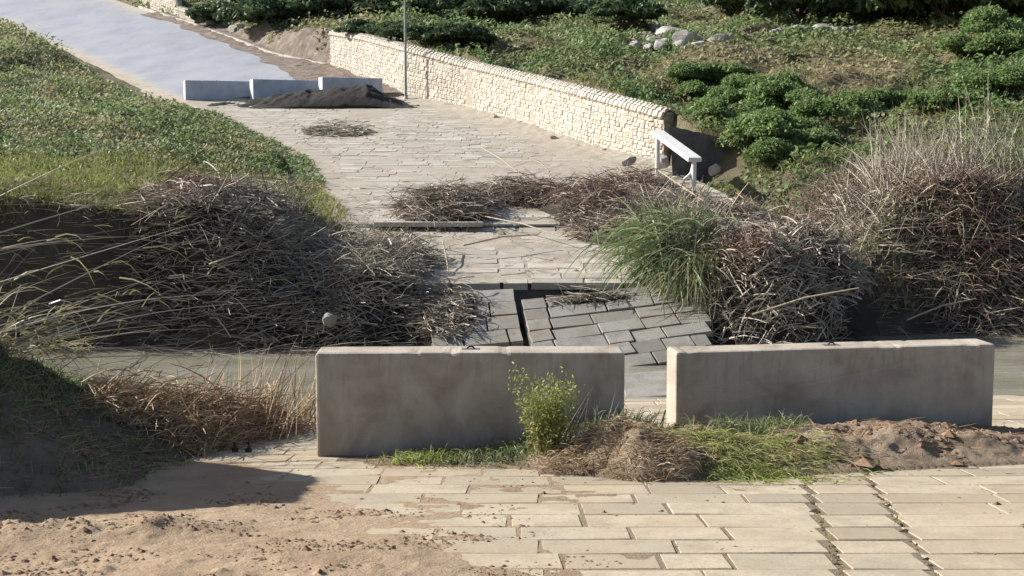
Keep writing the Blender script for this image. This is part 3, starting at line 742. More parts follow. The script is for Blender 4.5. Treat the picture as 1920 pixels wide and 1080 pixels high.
rk = [(1195, 80, .9), (1215, 84, .7), (1272, 80, .8), (1290, 84, .7), (1310, 80, .9), (1335, 80, .7), (1356, 66, .9), (1248, 74, .8), (1205, 68, 1.5), (1232, 52, 1.3), (1225, 74, 1.6), (1258, 62, 1.7), (1285, 70, 1.6), (1300, 58, 1.2), (1322, 68, 1.5), (1345, 72, 1.2), (1240, 82, 1.1)]
for k, (px, py, s) in enumerate(sorted(rk)): rock(tuple(on_terrain(px, py + 6)), s, f'pale grey boulder, {ORD[k]} from the left in the left outcrop on the hill crest', group='boulders of the left outcrop')
for k, (px, py, s) in enumerate([(1448, 60, 1.1), (1466, 54, 1.2), (1490, 52, 1.1), (1510, 50, .9), (1545, 50, 1.2), (1570, 50, .8), (1585, 52, .7), (1600, 50, .8)]): rock(tuple(on_terrain(px, py + 6)), s, f'pale grey boulder, {ORD[k]} from the left in the right outcrop below the dark trees', group='boulders of the right outcrop')
for k, (px, py, s) in enumerate(sorted([(398, 42, 1.), (412, 50, .9), (425, 44, 1.1), (440, 52, .9), (452, 46, 1.), (388, 36, .9), (465, 56, .7)])): rock(tuple(on_terrain(px, py + 3)), s, f'broken white stone, {ORD[k]} from the left in the rubble beside the upper road', group='rubble beside the upper road')
rock(tuple(P(1338, 318, 31.5)), (.36, .3, .36), 'pale block lying beside the foot of the white rail', cat='stone', name='stone_block')
rock(tuple(P(1180, 302, 35.2)), (.5, .3, .3), 'dark stone at the base of the wall near its end')
rock(tuple(P(1242, 303, 33.9)), (.4, .4, .45), 'white stone leaning on the near end of the wall')
o = rock(tuple(P(617, 598, 20.2)), (.34, .28, .28), 'cream stone resting on the left reed heap behind the left barrier')
# loose stones along the wall foot
for k, (px, py) in enumerate([(930, 222), (975, 232), (1040, 262), (1130, 283)]):
    p = G(px, py, zdf); rock(tuple(p + np.array([0, 0, .03])), (.55, .22, .2), f'flat loose stone, {ORD[k]} from the left at the foot of the long wall', group='loose stones along the wall foot')
# anchor bolts
for px, lab in ((441, 'left one of two rusty bolts standing in the near paving'), (466, 'right one of two rusty bolts standing in the near paving')):
    p = G(px, 848, zn2); o = empty('anchor_bolt', tuple(p)); tag(o, lab, 'bolt', 'rusty bolts in the near paving')
    link('shank', tube_mesh('shank', [(0, 0, -.02), (0, 0, .085), (0, 0, .09)], [.016, .016, .010], 8), M['iron'], o)
    link('nut', tube_mesh('nut', [(0, 0, .0), (0, 0, .035)], .030, 6), M['iron'], o)

# ------------------------------------------------------------------ strands and leaves, vectorised
def unit(a): return a / (np.linalg.norm(a, axis=-1, keepdims=True) + 1e-9)
def strands(P0, D0, L, W_, droop=.3, curl=.15, nseg=4, sides=2, rnd=None, mix=None, taper=1., rg=rng):
    n = len(P0); D0 = unit(D0); L = np.broadcast_to(L, n); W_ = np.broadcast_to(W_, n); droop = np.broadcast_to(droop, n)
    t = np.linspace(0, 1, nseg + 1)[None, :, None]
    side = unit(np.cross(D0, rg.normal(size=(n, 3)))); cu = rg.normal(0, curl, (n, 1, 1))
    C = P0[:, None] + D0[:, None] * L[:, None, None] * t + side[:, None] * L[:, None, None] * cu * t ** 2
    C = C - np.array([0, 0, 1.]) * (droop * L)[:, None, None] * t ** 2.2
    T = unit(np.gradient(C, axis=1)); S = unit(np.cross(T, np.broadcast_to(unit(rg.normal(size=(n, 1, 3)) + np.array([0, -1.2, .0])), T.shape)))
    wd = W_[:, None, None] * (1 - taper * t ** 1.6 * .92)
    if sides == 2: V = np.stack([C - S * wd, C + S * wd], 2)
    else:
        B = np.cross(T, S); V = np.stack([C + wd * (S * math.cos(a) + B * math.sin(a)) for a in (0, 2.094, 4.189)], 2)
    k = V.shape[2]; V = V.reshape(-1, 3); per = (nseg + 1) * k
    f = []
    for s in range(nseg):
        for j in range(1 if k == 2 else 3):
            j2 = (j + 1) % k; f.append((s * k + j, s * k + j2, (s + 1) * k + j2, (s + 1) * k + j))
    Fc = (np.array(f)[None] + (np.arange(n) * per)[:, None, None]).reshape(-1, 4)
    rn = np.repeat(rg.random(n) if rnd is None else rnd, per); mx = np.repeat(np.zeros(n) if mix is None else mix, per)
    return V, Fc, rn, mx
def leaves(P0, size, nz=.5, rnd=None, mix=None, long=1.5, rg=rng, bias=(0, 0, 1.)):
    n = len(P0); size = np.broadcast_to(size, n)
    Nn = unit(rg.normal(size=(n, 3)) + np.array(bias) * nz * 2); A = unit(np.cross(Nn, rg.normal(size=(n, 3)))); B = np.cross(Nn, A)
    s = size[:, None]
    V = np.stack([P0 - A * s * .5 * long, P0 - B * s * .42 + Nn * s * .10, P0 + A * s * .5 * long, P0 + B * s * .42 + Nn * s * .10], 1).reshape(-1, 3)
    Fc = np.arange(n * 4).reshape(-1, 4)
    return V, Fc, np.repeat(rg.random(n) if rnd is None else rnd, 4), np.repeat(np.zeros(n) if mix is None else mix, 4)
def join(parts):
    off = 0; Vs, Fs, rs, ms = [], [], [], []
    for V, Fc, r_, m_ in parts: Vs.append(V); Fs.append(Fc + off); off += len(V); rs.append(r_); ms.append(m_)
    return np.concatenate(Vs), np.concatenate(Fs), np.concatenate(rs), np.concatenate(ms)
def veg(name, parts, mat, parent=None, **tags):
    V, Fc, r_, m_ = join(parts); o = link(name, npmesh(name, V, Fc, {'rnd': r_, 'mix': np.clip(m_, 0, 1)}), mat, parent)
    if tags: tag(o, **tags)
    return o
def sph(n, rg=rng): return unit(rg.normal(size=(n, 3)))

# ------------------------------------------------------------------ ground vegetation scattered over the land
def scatter(n, y0, y1, seed, umax=.50, pw=1.0):
    r = np.random.default_rng(seed); y = np.exp(r.uniform(math.log(y0), math.log(y1), n)); x = r.uniform(-umax, umax, n) * y
    z = terr(x, y); px, py = proj(x, y, z); return x, y, z, px, py, r
offroad = lambda x, y, m=.0: (x < roadL(y) - m) | (x > roadR(y) + np.where((y > 34.5) & (y < 64), .55, .25) + m)
def hill_left():
    x, y, z, px, py, r = scatter(700000, 21.5, 110, 1, .70)
    k = (x < roadL(y) + (.1 + .5 * fbm(x * .9, y * .9, 64)) * (y < 51) * (y > 26)) & (z > ZW + .5) & ((z > zd(y) + .42) | (y > 24.3) | (r.random(len(x)) < .45))
    verge = (y > 50) & (x > roadL(y) - 1.8 - 1.2 * vnoise(y * .4, y * 0, 2)); k &= ~verge
    x, y, z = x[k], y[k], z[k]; n = len(x); pn = fbm(x * .28, y * .28, 61); pn2 = fbm(x * 1.1, y * 1.1, 62)
    grassy = sstep(34.5, 29.5, y + 4 * (pn - .5))             # grass near the river, broad leaves further up
    isg = r.random(n) < grassy * .93 + .05
    gx = np.stack([x, y, z], 1)
    lump = np.clip(fbm(x * .9, y * .9, 63) - .3, 0, 1)
    # leaves
    a = ~isg; hgt = r.random(a.sum()) * (.10 + .75 * lump[a]) * (1 + .012 * (y[a] - 30)); hgt = hgt * (.4 + .75 * sstep(0, 3.5, roadL(y[a]) - x[a])); pl = gx[a].copy(); pl[:, 2] = np.maximum(pl[:, 2], np.where((x[a] > roadL(y[a]) - .4) & (y[a] < 54), zdeck(y[a]), -9)) + hgt
    dist = y[a]; size = (.056 + .0014 * (dist - 25)) * r.uniform(.6, 1.5, a.sum())
    mx = np.clip(sstep(.48, .70, pn2[a]) * .8 + .12 + sstep(55, 80, y[a]) * .5, 0, 1)
    p1 = leaves(pl, size, .9, rnd=np.clip(r.random(a.sum()) * .75 + hgt * .4, 0, 1), mix=mx, rg=r, bias=(-.25, -.35, 1))
    veg('undergrowth', [p1], M['ivy'], label='dense low broad-leaved greenery on the upper left bank', kind='stuff')
    # grass blades
    a = isg; g = gx[a]; g[:, 2] = np.maximum(g[:, 2], np.where((x[a] > roadL(y[a]) - .4) & (y[a] > 26) & (y[a] < 54), zdeck(y[a]), -9)); m = len(g); D = np.stack([r.normal(.18, .33, m), r.normal(-.22, .33, m), np.ones(m)], 1)
    L = r.uniform(.14, .42, m) * (.6 + .9 * lump[a]); dk = sstep(24.5, 22.3, g[:, 1])
    p2 = strands(g, D, L, .010, .35, .25, 2, 2, rnd=np.clip(r.random(m) * (1 - .5 * dk), 0, 1), mix=np.clip(sstep(.5, .7, pn2[a]) * .6 + .5 * (r.random(m) < .16), 0, 1), rg=r)
    veg('grass', [p2], M['grass'], label='yellow-green grass along the left bank above the river', kind='stuff')
hill_left()
def hill_right():
    x, y, z, px, py, r = scatter(570000, 21.5, 130, 2, .70)
    k = (x > roadR(y) + np.where((y > 34.5) & (y < 64), .5, .3)) & (z > ZW + .4)
    k &= ~((y > 62) & (y < 84) & (x < roadR(y) + .5 + 1.2 * vnoise(y * .5, y * 0, 3)))
    k &= ~((px > 1258) & (px < 1392) & (py > 262) & (py < 350) & (y < 34.6))
    x, y, z, px, py = x[k], y[k], z[k], px[k], py[k]; n = len(x); pn = fbm(x * .22, y * .22, 71); pn2 = fbm(x * .9, y * .9, 72); lump = np.clip(fbm(x * .7, y * .7, 73) - .3, 0, 1)
    # dry tan patches on the shoulder of the hill
    u = x / y
    dry = np.exp(-((u - .16) / .05) ** 2 - ((y - 51) / 7) ** 2) + np.exp(-((u - .27) / .045) ** 2 - ((y - 47) / 6) ** 2) + .7 * np.exp(-((u - .04) / .03) ** 2 - ((y - 75) / 9) ** 2)
    dry = np.clip(dry * 1.2 + (pn - .5) * 2.0 + .12 * (y > 38), 0, 1); dry = np.maximum(dry, sstep(.52, .7, pn2) * .75)
    low = (y < 31)
    keep = r.random(n) < np.where(low, .5, 1 - .55 * dry)
    x, y, z, dry, lump, low, pn2 = x[keep], y[keep], z[keep], dry[keep], lump[keep], low[keep], pn2[keep]; n = len(x)
    g = np.stack([x, y, z], 1); isg = r.random(n) < np.where(y < 46, .45, .12) + .2 * dry
    a = ~isg; hgt = r.random(a.sum()) * (.08 + 1.0 * lump[a]) * (1 - .6 * dry[a]) * (1 + .016 * (y[a] - 30)); pl = g[a].copy(); pl[:, 2] += hgt
    size = (.09 + .0017 * (y[a] - 25)) * r.uniform(.6, 1.5, a.sum())
    p1 = leaves(pl, size, .9, rnd=np.clip(r.random(a.sum()) * .75 + hgt * .3, 0, 1), mix=dry[a], rg=r, bias=(-.25, -.3, 1))
    veg('undergrowth', [p1], M['ivy'], label='patchy green and tan low plants covering the right hillside', kind='stuff')
    a = isg; g = g[a]; m = len(g); D = np.stack([r.normal(-.1, .35, m), r.normal(-.2, .35, m), np.ones(m)], 1)
    p2 = strands(g, D, r.uniform(.2, .6, m) * (.6 + .8 * lump[a]), .012 + .0003 * (y[a] - 30).clip(0), .4, .3, 2, 2, mix=np.clip(dry[a] + .5 * (r.random(m) < .2) + .4 * low[a], 0, 1), rg=r)
    veg('grass', [p2], M['grass'], label='tufted grass among the low plants on the right hillside', kind='stuff')
hill_right()

# ------------------------------------------------------------------ shrubs
def shrub_mesh(seed, n=5200, flat=.62, leaf=.075):
    r = np.random.default_rng(seed); lobes = []
    for k in range(11):
        a = r.uniform(0, 6.28); d = r.uniform(.0, .62); lobes.append((math.cos(a) * d, math.sin(a) * d, r.uniform(.12, .55) * (1.1 - d), r.uniform(.22, .42)))
    lobes = np.array(lobes); w_ = lobes[:, 3] ** 2; idx = r.choice(len(lobes), n, p=w_ / w_.sum()); d = sph(n, r); d[:, 2] = np.abs(d[:, 2]) * .9 + d[:, 2] * .1
    rad = lobes[idx, 3] * r.uniform(.55, 1.08, n); pos = lobes[idx, :3] + d * rad[:, None] * np.array([1, 1, .85]); pos[:, 2] *= 1 / .85 * flat
    pos[:, 2] = np.maximum(pos[:, 2], -.02)
    V, Fc, rn, mx = leaves(pos, leaf * r.uniform(.6, 1.4, n), .35, rg=r, mix=(r.random(n) < .08) * .7)
    me = npmesh('foliage', V, Fc, {'rnd': rn, 'mix': mx}); me.materials.append(M['shrub'])
    sp = [strands(np.zeros((9, 3)), np.array([[math.cos(a), math.sin(a), r.uniform(.5, 1.4)] for a in np.linspace(0, 5.8, 9)]), r.uniform(.4, .7, 9), .018, .1, .2, 4, 3, rg=r)]
    V, Fc, rn, mx = join(sp); ms = npmesh('stem', V, Fc, {'rnd': rn, 'mix': mx}); ms.materials.append(M['bark'])
    return me, ms
SM = [shrub_mesh(s) for s in range(5)]
SMG = []
for s in range(2):
    me, ms = shrub_mesh(40 + s, 6500, .8, .055); me.materials.clear(); me.materials.append(M['bright']); SMG.append((me, ms))
def shrub(pos, s, label, group, lib=SM, hs=1.):
    me, ms = random.choice(lib); o = empty('shrub', tuple(pos), random.uniform(0, 6.28)); o.scale = (s, s, s * hs); tag(o, label, 'shrub', group)
    for nm, m in (('foliage', me), ('stem', ms)): q = bpy.data.objects.new(nm, m); COL.objects.link(q); q.parent = o
sh = []
for k in range(24):          # scrub on the far slope above the wall and the crest
    px = 480 + k * 62 + random.uniform(-18, 18); sh.append((px, random.uniform(-22, 14), random.uniform(2.8, 4.6)))
for px in range(430, 1180, 62): sh.append((px + random.uniform(-20, 20), random.uniform(18, 48), random.uniform(2.2, 3.4)))
for px in range(680, 900, 40): sh.append((px + random.uniform(-10, 10), 66 + (px - 680) * .10, random.uniform(1.3, 1.8)))
rowsb = [[q for q in sh if q[1] < 16], [q for q in sh if 16 <= q[1] < 55], [q for q in sh if q[1] >= 55]]
names = ['along the top edge of the picture', 'in the row halfway up the far slope', 'just behind the stone wall near the lamp post']
for q, nm in zip(rowsb, names):
    q.sort()
    for k, (px, py, s) in enumerate(q): shrub(on_terrain(px, py), s, f'dark green bush, {ORD[k]} from the left {nm}', 'dark bushes of the scrub belt')
for k, (px, py, s) in enumerate([(1390, 14, 4.), (1500, 22, 3.8), (1560, 20, 4.4), (1620, 26, 3.6), (1690, 22, 4.2), (1770, 20, 4.5), (1850, 24, 4.), (1930, 20, 4.4)]):
    shrub(on_terrain(px, py + 14), s, f'tall dark bush, {ORD[k]} from the left just behind the hill crest', 'tall bushes behind the hill crest', hs=1.3)
gs = [(1285, 165, 1.3), (1320, 150, 1.1), (1355, 160, 1.5), (1330, 225, 1.2), (1410, 215, 1.5), (1450, 215, 1.5), (1500, 215, 1.4), (1425, 285, 1.5), (1450, 320, 1.2), (1510, 290, 1.3), (1300, 190, 1.0), (1340, 205, 1.1), (1375, 185, 1.2), (1420, 190, 1.3), (1470, 180, 1.2), (1440, 250, 1.3), (1480, 270, 1.4), (1530, 240, 1.2), (1590, 225, 1.2), (1640, 215, 1.2), (1700, 210, 1.3), (1470, 310, 1.0), (1760, 215, 1.3), (1830, 200, 1.5), (1900, 190, 1.5), (1800, 110, 1.8), (1880, 120, 1.9), (1840, 70, 1.8)]
low = sorted(q for q in gs if q[1] >= 175); high = sorted(q for q in gs if q[1] < 175)
for k, (px, py, s) in enumerate(low): shrub(on_terrain(px, py), s, f'leafy green bush, {ORD[k]} from the left of the row above the right bank', 'green bushes of the right hillside', SMG, .95)
for k, (px, py, s) in enumerate(high): shrub(on_terrain(px, py), s, f'leafy green bush, {ORD[k]} from the left high on the right hillside', 'green bushes of the right hillside', SMG, .95)

# ------------------------------------------------------------------ heaps of dead reeds
def mound_fn(cx, cy, rx, ry, h, rot=0, base=terr, pw=1.0):
    c, s = math.cos(rot), math.sin(rot)
    def f(x, y):
        u = ((x - cx) * c + (y - cy) * s) / rx; v = (-(x - cx) * s + (y - cy) * c) / ry; d = u * u + v * v
        return base(x, y) + h * np.clip(1 - d, 0, 1) ** pw * (.75 + .5 * fbm(x * 1.5, y * 1.5, 91)), d
    return f
def base_any(x, y): return np.maximum(terr(x, y), np.where((y > 21.8) & (y < 54) & (x > roadL(y)) & (x < roadR(y)), zdeck(y), -9))
def base_soft(x, y):           # like base_any, but rubble fills the step at the broken edge of the far ramp
    yy = np.maximum(y, 21.85); e = ZW + (zdeck(yy) + .02 - ZW) * sstep(20.0, 22.0, y); m = sstep(-1.6, .1, x - roadL(yy)) * sstep(-2.0, -.1, roadR(yy) - x)
    return np.maximum(base_any(x, y), np.where(y < 54, e * m + (ZW - .3) * (1 - m), -9))
def heap(name, mounds, n, label, cat, az=(0, .9), el=(.12, .3), L=(.35, 1.2), w=.0075, mixfn=None, seed=0, hollow=None, base=terr, depth=.35, up=0, green=0, soil='debris_soil_shade', kind=None, drop=.2, smat_='reed', rag=1.):
    r = np.random.default_rng(seed); root = empty(name); tag(root, label, cat)
    pts = []
    fs = [mound_fn(*m, base=base) for m in mounds]; areas = np.array([m[2] * m[3] for m in mounds]); cnt = (areas / areas.sum() * n).astype(int)
    Vs, Fs, off = [], [], 0
    for m, f, c in zip(mounds, fs, cnt):
        rot = m[5] if len(m) > 5 else 0; a = r.uniform(0, 6.283, c); q = np.sqrt(r.random(c)); u, v = q * np.cos(a) * m[2], q * np.sin(a) * m[3]
        x = m[0] + u * math.cos(rot) - v * math.sin(rot); y = m[1] + u * math.sin(rot) + v * math.cos(rot)
        z, d = f(x, y); keep = np.ones(c, bool)
        if hollow is not None: keep = ((x - hollow[0]) / hollow[2]) ** 2 + ((y - hollow[1]) / hollow[3]) ** 2 > r.uniform(.6, 1.1, c)
        zb = base(x, y); z = z - (z - zb) * r.random(c) ** 2 * depth + r.uniform(0, .08, c) + rag * (r.random(c) < .12) * r.uniform(0, .28, c); z = np.maximum(z, ZW + .02)
        pts.append(np.stack([x, y, z], 1)[keep])
        # soil core; its dark default colour stands for shade between stalks
        gy, gx = np.meshgrid(np.linspace(-1, 1, 40), np.linspace(-1, 1, 40), indexing='ij'); X = m[0] + gx * m[2] * math.cos(rot) - gy * m[3] * math.sin(rot); Y = m[1] + gx * m[2] * math.sin(rot) + gy * m[3] * math.cos(rot)
        Z, D = f(X, Y); B = base(X, Y); Z = B + (Z - B) * .82 - .10 * sstep(.8, 1.0, D) + (fbm(X * 4, Y * 4, 5) - .5) * .14 * (D < 1)
        if hollow is not None: Z = Z - .35 * np.exp(-(((X - hollow[0]) / hollow[2]) ** 2 + ((Y - hollow[1]) / hollow[3]) ** 2) * 1.2)
        Z = np.where(D > 1, B - .3, Z); Vs.append(np.stack([X, Y, Z], -1).reshape(-1, 3)); Fs.append(gridfaces(40, 40) + off); off += 1600
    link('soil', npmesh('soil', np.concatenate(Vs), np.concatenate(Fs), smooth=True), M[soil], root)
    p = np.concatenate(pts); m_ = len(p); A = r.normal(az[0], az[1], m_) + math.pi * (r.random(m_) < .5)
    D = np.stack([np.cos(A), np.sin(A), np.abs(r.normal(el[0], el[1], m_)) + up], 1)
    Ls = r.uniform(*L, m_) * np.where(r.random(m_) < .05, 1.8, 1); p = p - unit(D) * (Ls * .4)[:, None] * (1 if up == 0 else 0)
    mx = np.zeros(m_) if mixfn is None else mixfn(p, r)
    q = r.integers(0, m_, int(m_ * .7)); mq = len(q); j3 = r.normal(0, .06, (mq, 3)) * (w / .01); Dq = D[q] + r.normal(0, .5, (mq, 3))
    fine = strands(p[q] + j3, Dq, Ls[q] * .65, w * .42, drop * 2, .35, 3, 2, mix=mx[q], taper=.5, rg=r)
    o = veg('stalks', [strands(p, D, Ls, w * r.uniform(.4, 1.5, m_), drop, .16, 3, 3, rnd=r.random(m_) ** .8, mix=mx, taper=.7, rg=r), fine], M[smat_], root); o['kind'] = 'stuff'
    return root, r
red = lambda cx, cy, rad, k=1.: (lambda p, r: np.clip(np.exp(-(((p[:, 0] - cx) ** 2 + (p[:, 1] - cy) ** 2) / rad ** 2)) * k + .1 * r.random(len(p)), 0, 1))
# left heap, draped over the far bank
hx = lambda px, y: (px - 960) / F * y
heap('reed_heap', [(hx(470, 22.9), 23.0, 2.1, 1.6, .50, .1), (hx(630, 22.), 22.3, 1.4, 1.4, .45, 0), (hx(380, 21.8), 21.8, 1.2, 1.0, .30, 0), (hx(690, 23.2), 23.5, 1.2, 1.4, .35, 0), (hx(560, 21.2), 21.4, 1.5, .8, .45, 0), (hx(680, 21.2), 21.3, 1.0, .85, .50, 0)], 11000,
     'big grey-brown heap of dead reed stalks on the left bank of the river', 'reed heap', az=(.5, 1.6), el=(.22, .42), L=(.18, .95), w=.0105, seed=11, mixfn=red(hx(350, 22.8), 23.0, .9, .9), base=base_soft)
# brush on the far ramp
heap('brush_heap', [(hx(840, 28.3), 28.7, 1.25, 1.7, .52, 0), (hx(985, 28.5), 30.3, 1.6, 1.1, .45, 0), (hx(1120, 28.6), 28.9, 1.7, 1.9, .55, 0), (hx(1200, 29), 31.2, 1.3, 1.6, .5, 0), (hx(1180, 26), 26.3, 1.2, .9, .35, 0)], 5200,
     'wide low heap of brown reed stalks with a dark hollow, across the far ramp', 'brush heap', az=(.0, 1.1), el=(.2, .38), L=(.25, 1.15), seed=12, base=base_any, w=.010,
     mixfn=lambda p, r: np.clip(.25 + .75 * red(hx(1150, 29), 29.5, 1.6, .9)(p, r), 0, 1), hollow=(hx(985, 28.4), 28.3, .95, 1.1))
# right heap in the water against the slabs
heap('reed_heap', [(hx(1440, 20.6), 20.9, 1.25, 1.1, 1.40, 0), (hx(1340, 21.6), 22.0, 1.3, 1.3, .95, 0), (hx(1350, 24), 24.2, 1.6, 2.0, .9, .5), (hx(1500, 22), 22.3, 1.2, 1.2, .8, 0), (hx(1270, 27.5), 27.8, 1.2, 1.4, .5, 0)], 9500,
     'upright tangle of dead reed stalks right of the tilted slab', 'reed heap', az=(1.1, 1.4), el=(.6, .6), L=(.2, .72), w=.0115, seed=13, mixfn=lambda p, r: np.clip(np.maximum(red(hx(1400, 21), 21.0, .45)(p, r), red(hx(1330, 25), 25, 1.0, .6)(p, r)), 0, 1), base=lambda x, y: np.maximum(np.where(x > 2.6, base_soft(x, y), base_any(x, y)), ZW - .1), depth=.2)
# right bank
heap('reed_heap', [(hx(1710, 24.4), 24.9, 2.0, 1.4, .22, .1), (hx(1870, 23), 23.3, 1.5, 1.3, .2, .1), (hx(1520, 26.0), 26.3, 1.8, 1.6, .3, 0), (hx(1640, 27), 27.4, 2.2, 1.5, .2, 0)], 7000,
     'matted brown reeds and twigs covering the right river bank', 'reed heap', az=(.9, 1.3), el=(.75, .55), L=(.2, .95), w=.010, seed=14, mixfn=lambda p, r: np.clip(np.maximum(red(hx(1500, 27), 27.4, 1.3)(p, r), red(hx(1850, 23.2), 23.3, 1.3)(p, r)), 0, 1))
# reeds strewn over the tilted slabs
sA = [P(800, 548, 21.5), P(962, 541, 21.5), P(810, 655, 19.7)]
nA = np.cross(sA[1] - sA[0], sA[2] - sA[0]); pA = lambda x, y: sA[0][2] - (nA[0] * (x - sA[0][0]) + nA[1] * (y - sA[0][1])) / nA[2]
heap('reed_litter', [(hx(835, 20.6), 20.8, .5, .8, .06, 0)], 420, 'dead reeds strewn over the small dark slab', 'reed litter', az=(.2, 1.2), el=(.05, .12), L=(.15, .8), seed=20, base=pA, w=.009)
sB = [P(975, 563, 21.2), P(1330, 520, 21.5), P(1010, 708, 18.7)]
nB = np.cross(sB[1] - sB[0], sB[2] - sB[0]); pB = lambda x, y: sB[0][2] - (nB[0] * (x - sB[0][0]) + nB[1] * (y - sB[0][1])) / nB[2]
heap('reed_litter', [(hx(1110, 21), 21.05, .7, .12, .03, 0)], 90, 'dark reeds lying along the top of the large tilted slab', 'reed litter', az=(.1, .7), el=(.05, .1), L=(.15, .6), seed=21, base=pB, w=.008)

# ------------------------------------------------------------------ arching green reed clump on the slab edge
def reed_clump():
    r = np.random.default_rng(31); c = P(1285, 470, 22.2); root = empty('reed_clump', tuple(c)); tag(root, 'green reed clump with long leaves arching left over the tilted slab', 'reed clump')
    n = 850; p = np.stack([r.normal(-.08, .42, n), r.normal(0, .35, n), r.uniform(-.35, .7, n) * r.random(n) ** .3], 1)
    D = np.stack([r.normal(-.75, .5, n), r.normal(-.55, .35, n), r.normal(.25, .42, n)], 1)
    o = veg('green_leaves', [strands(p, D, r.uniform(.45, 1.5, n), .013, r.uniform(.2, .85, n), .22, 6, 2, mix=(r.random(n) < .3) * r.random(n), rg=r)], M['greenreed'], root); o['kind'] = 'stuff'
    n = 1300; p = np.stack([r.normal(.12, .26, n), r.normal(-.75, .25, n), r.uniform(-.5, .05, n)], 1); D = np.stack([r.normal(-.1, .3, n), r.normal(-.4, .3, n), r.normal(-.35, .4, n)], 1)
    o = veg('dry_leaves', [strands(p, D, r.uniform(.5, 1.2, n), .012, r.uniform(.4, .9, n), .15, 5, 2, mix=np.clip(.45 + r.normal(0, .35, n), 0, 1), rg=r)], M['greenreed'], root); o['kind'] = 'stuff'
    n = 160; p = np.stack([r.normal(.0, .3, n), r.normal(0, .3, n), r.uniform(-.6, .4, n)], 1); D = np.stack([r.normal(.1, .5, n), r.normal(0, .3, n), np.ones(n)], 1)
    o = veg('canes', [strands(p, D, r.uniform(.6, 1.2, n), .010, .1, .1, 4, 3, rg=r)], M['reed'], root); o['kind'] = 'stuff'
reed_clump()

# ------------------------------------------------------------------ sprays of standing reeds
def spray(name, base, spread, n, az, el, L, label, w=.007, droop=.35, green=.0, seed=0, azs=.35, els=.25, leafy=0, mat='reed', mixv=0):
    r = np.random.default_rng(seed); root = empty(name, tuple(base)); tag(root, label, 'reeds')
    x = base[0] + r.normal(0, spread[0], n); y = base[1] + r.normal(0, spread[1], n); z = terr(x, y); z = np.maximum(z, ZW)
    p = np.stack([x - base[0], y - base[1], z - base[2]], 1)
    A = r.normal(az, azs, n); E = np.clip(r.normal(el, els, n), .05, 1.6); D = np.stack([np.cos(A) * np.cos(E), np.sin(A) * np.cos(E), np.sin(E)], 1)
    o = veg('stalks', [strands(p, D, r.uniform(L[0], L[1], n), w * r.uniform(.6, 1.3, n), droop * r.uniform(.3, 1.5, n), .08, 7, 3, rnd=.25 + .75 * r.random(n), mix=np.full(n, mixv) * r.random(n), rg=r)], M[mat], root); o['kind'] = 'stuff'
    if leafy:
        m = leafy; k = r.integers(0, n, m); t = r.random(m)[:, None] * .8; q = p[k] + D[k] * t * (L[0] + L[1]) / 2; q[:, 2] -= droop * .8 * t[:, 0] ** 2
        D2 = D[k] + r.normal(0, .5, (m, 3)); o = veg('leaves', [strands(q, D2, r.uniform(.15, .5, m), .008, .5, .2, 3, 2, mix=np.full(m, .75), rg=r)], M['greenreed'], root); o['kind'] = 'stuff'
def tb(x, y): return np.array([x, y, max(ZW, float(terr(x, y)))])
spray('reed_spray', tb(-5.0, 11.9), (.35, .4), 60, .62, .26, (1.4, 3.0), 'long pale reeds sweeping right across the water from the near left bank', droop=.10, seed=51, azs=.25, els=.15, leafy=180)
spray('reed_spray', tb(-5.6, 12.6), (.3, .5), 26, .75, .75, (1.1, 1.9), 'few thin bare reeds rising at the left edge beside the water', droop=.15, seed=52, azs=.5, els=.22)
spray('reed_spray', tb(-5.2, 11.9), (.4, .4), 55, .35, .40, (.7, 1.6), 'dense mixed reeds at the root of the sweeping reeds, near left bank', droop=.25, seed=56, azs=.4, els=.3, leafy=260)
spray('reed_spray', tb(-2.6, 13.1), (.35, .6), 330, 1.0, .95, (.3, 1.25), 'stiff straw-coloured stalks standing at the corner of the near paving', droop=.1, seed=53, azs=.6, els=.35, mat='straw')
spray('reed_spray', tb(hx(1720, 25.3), 25.3), (.7, .6), 420, 1.35, 1.0, (.9, 2.1), 'tall pale reeds leaning right on the right bank', droop=.10, seed=54, azs=.7, els=.25, leafy=500, w=.008)
spray('reed_spray', tb(hx(1890, 25), 25.0), (.7, .8), 150, 1.6, 1.2, (1.2, 2.6), 'loose tall reeds at the right edge of the bank', droop=.35, seed=55, azs=1.2, els=.2, leafy=500, w=.008)
spray('reed_spray', tb(hx(560, 24.6), 24.8), (1.2, 1.0), 420, .9, .9, (.4, 1.1), 'fine grey-green reeds behind the top of the left heap', droop=.3, seed=57, azs=.8, els=.35, leafy=900)
spray('reed_spray', tb(hx(690, 26), 26.2), (.7, 1.2), 300, 1.2, .9, (.3, .9), 'fine grey reeds at the edge of the far ramp above the left heap', droop=.3, seed=58, azs=.9, els=.35, leafy=900)
spray('reed_spray', tb(-2.9, 20.9), (.9, .3), 220, -.2, .15, (.6, 1.6), 'flattened reeds trailing over the water behind the left barrier', droop=.05, seed=59, azs=.35, els=.1)

# straw-coloured debris bank at the corner of the near paving
heap('straw_heap', [(-2.6, 12.7, .42, .9, .20, 0), (-2.1, 14.0, .6, .35, .26, 0), (-2.9, 11.7, .4, .8, .18, 0), (-1.75, 14.3, .6, .4, .62, 0), (-3.4, 11.4, .35, .5, .12, 0)], 4600,
     'straw and root debris piled at the left corner of the near paving', 'straw heap', az=(1.1, .7), el=(.3, .4), L=(.12, .6), w=.0065, seed=15, soil='silt', smat_='straw', mixfn=lambda p, r: .35 * r.random(len(p)) + .4 * np.exp(-(((p[:, 0] + 2.4) / .4) ** 2)))

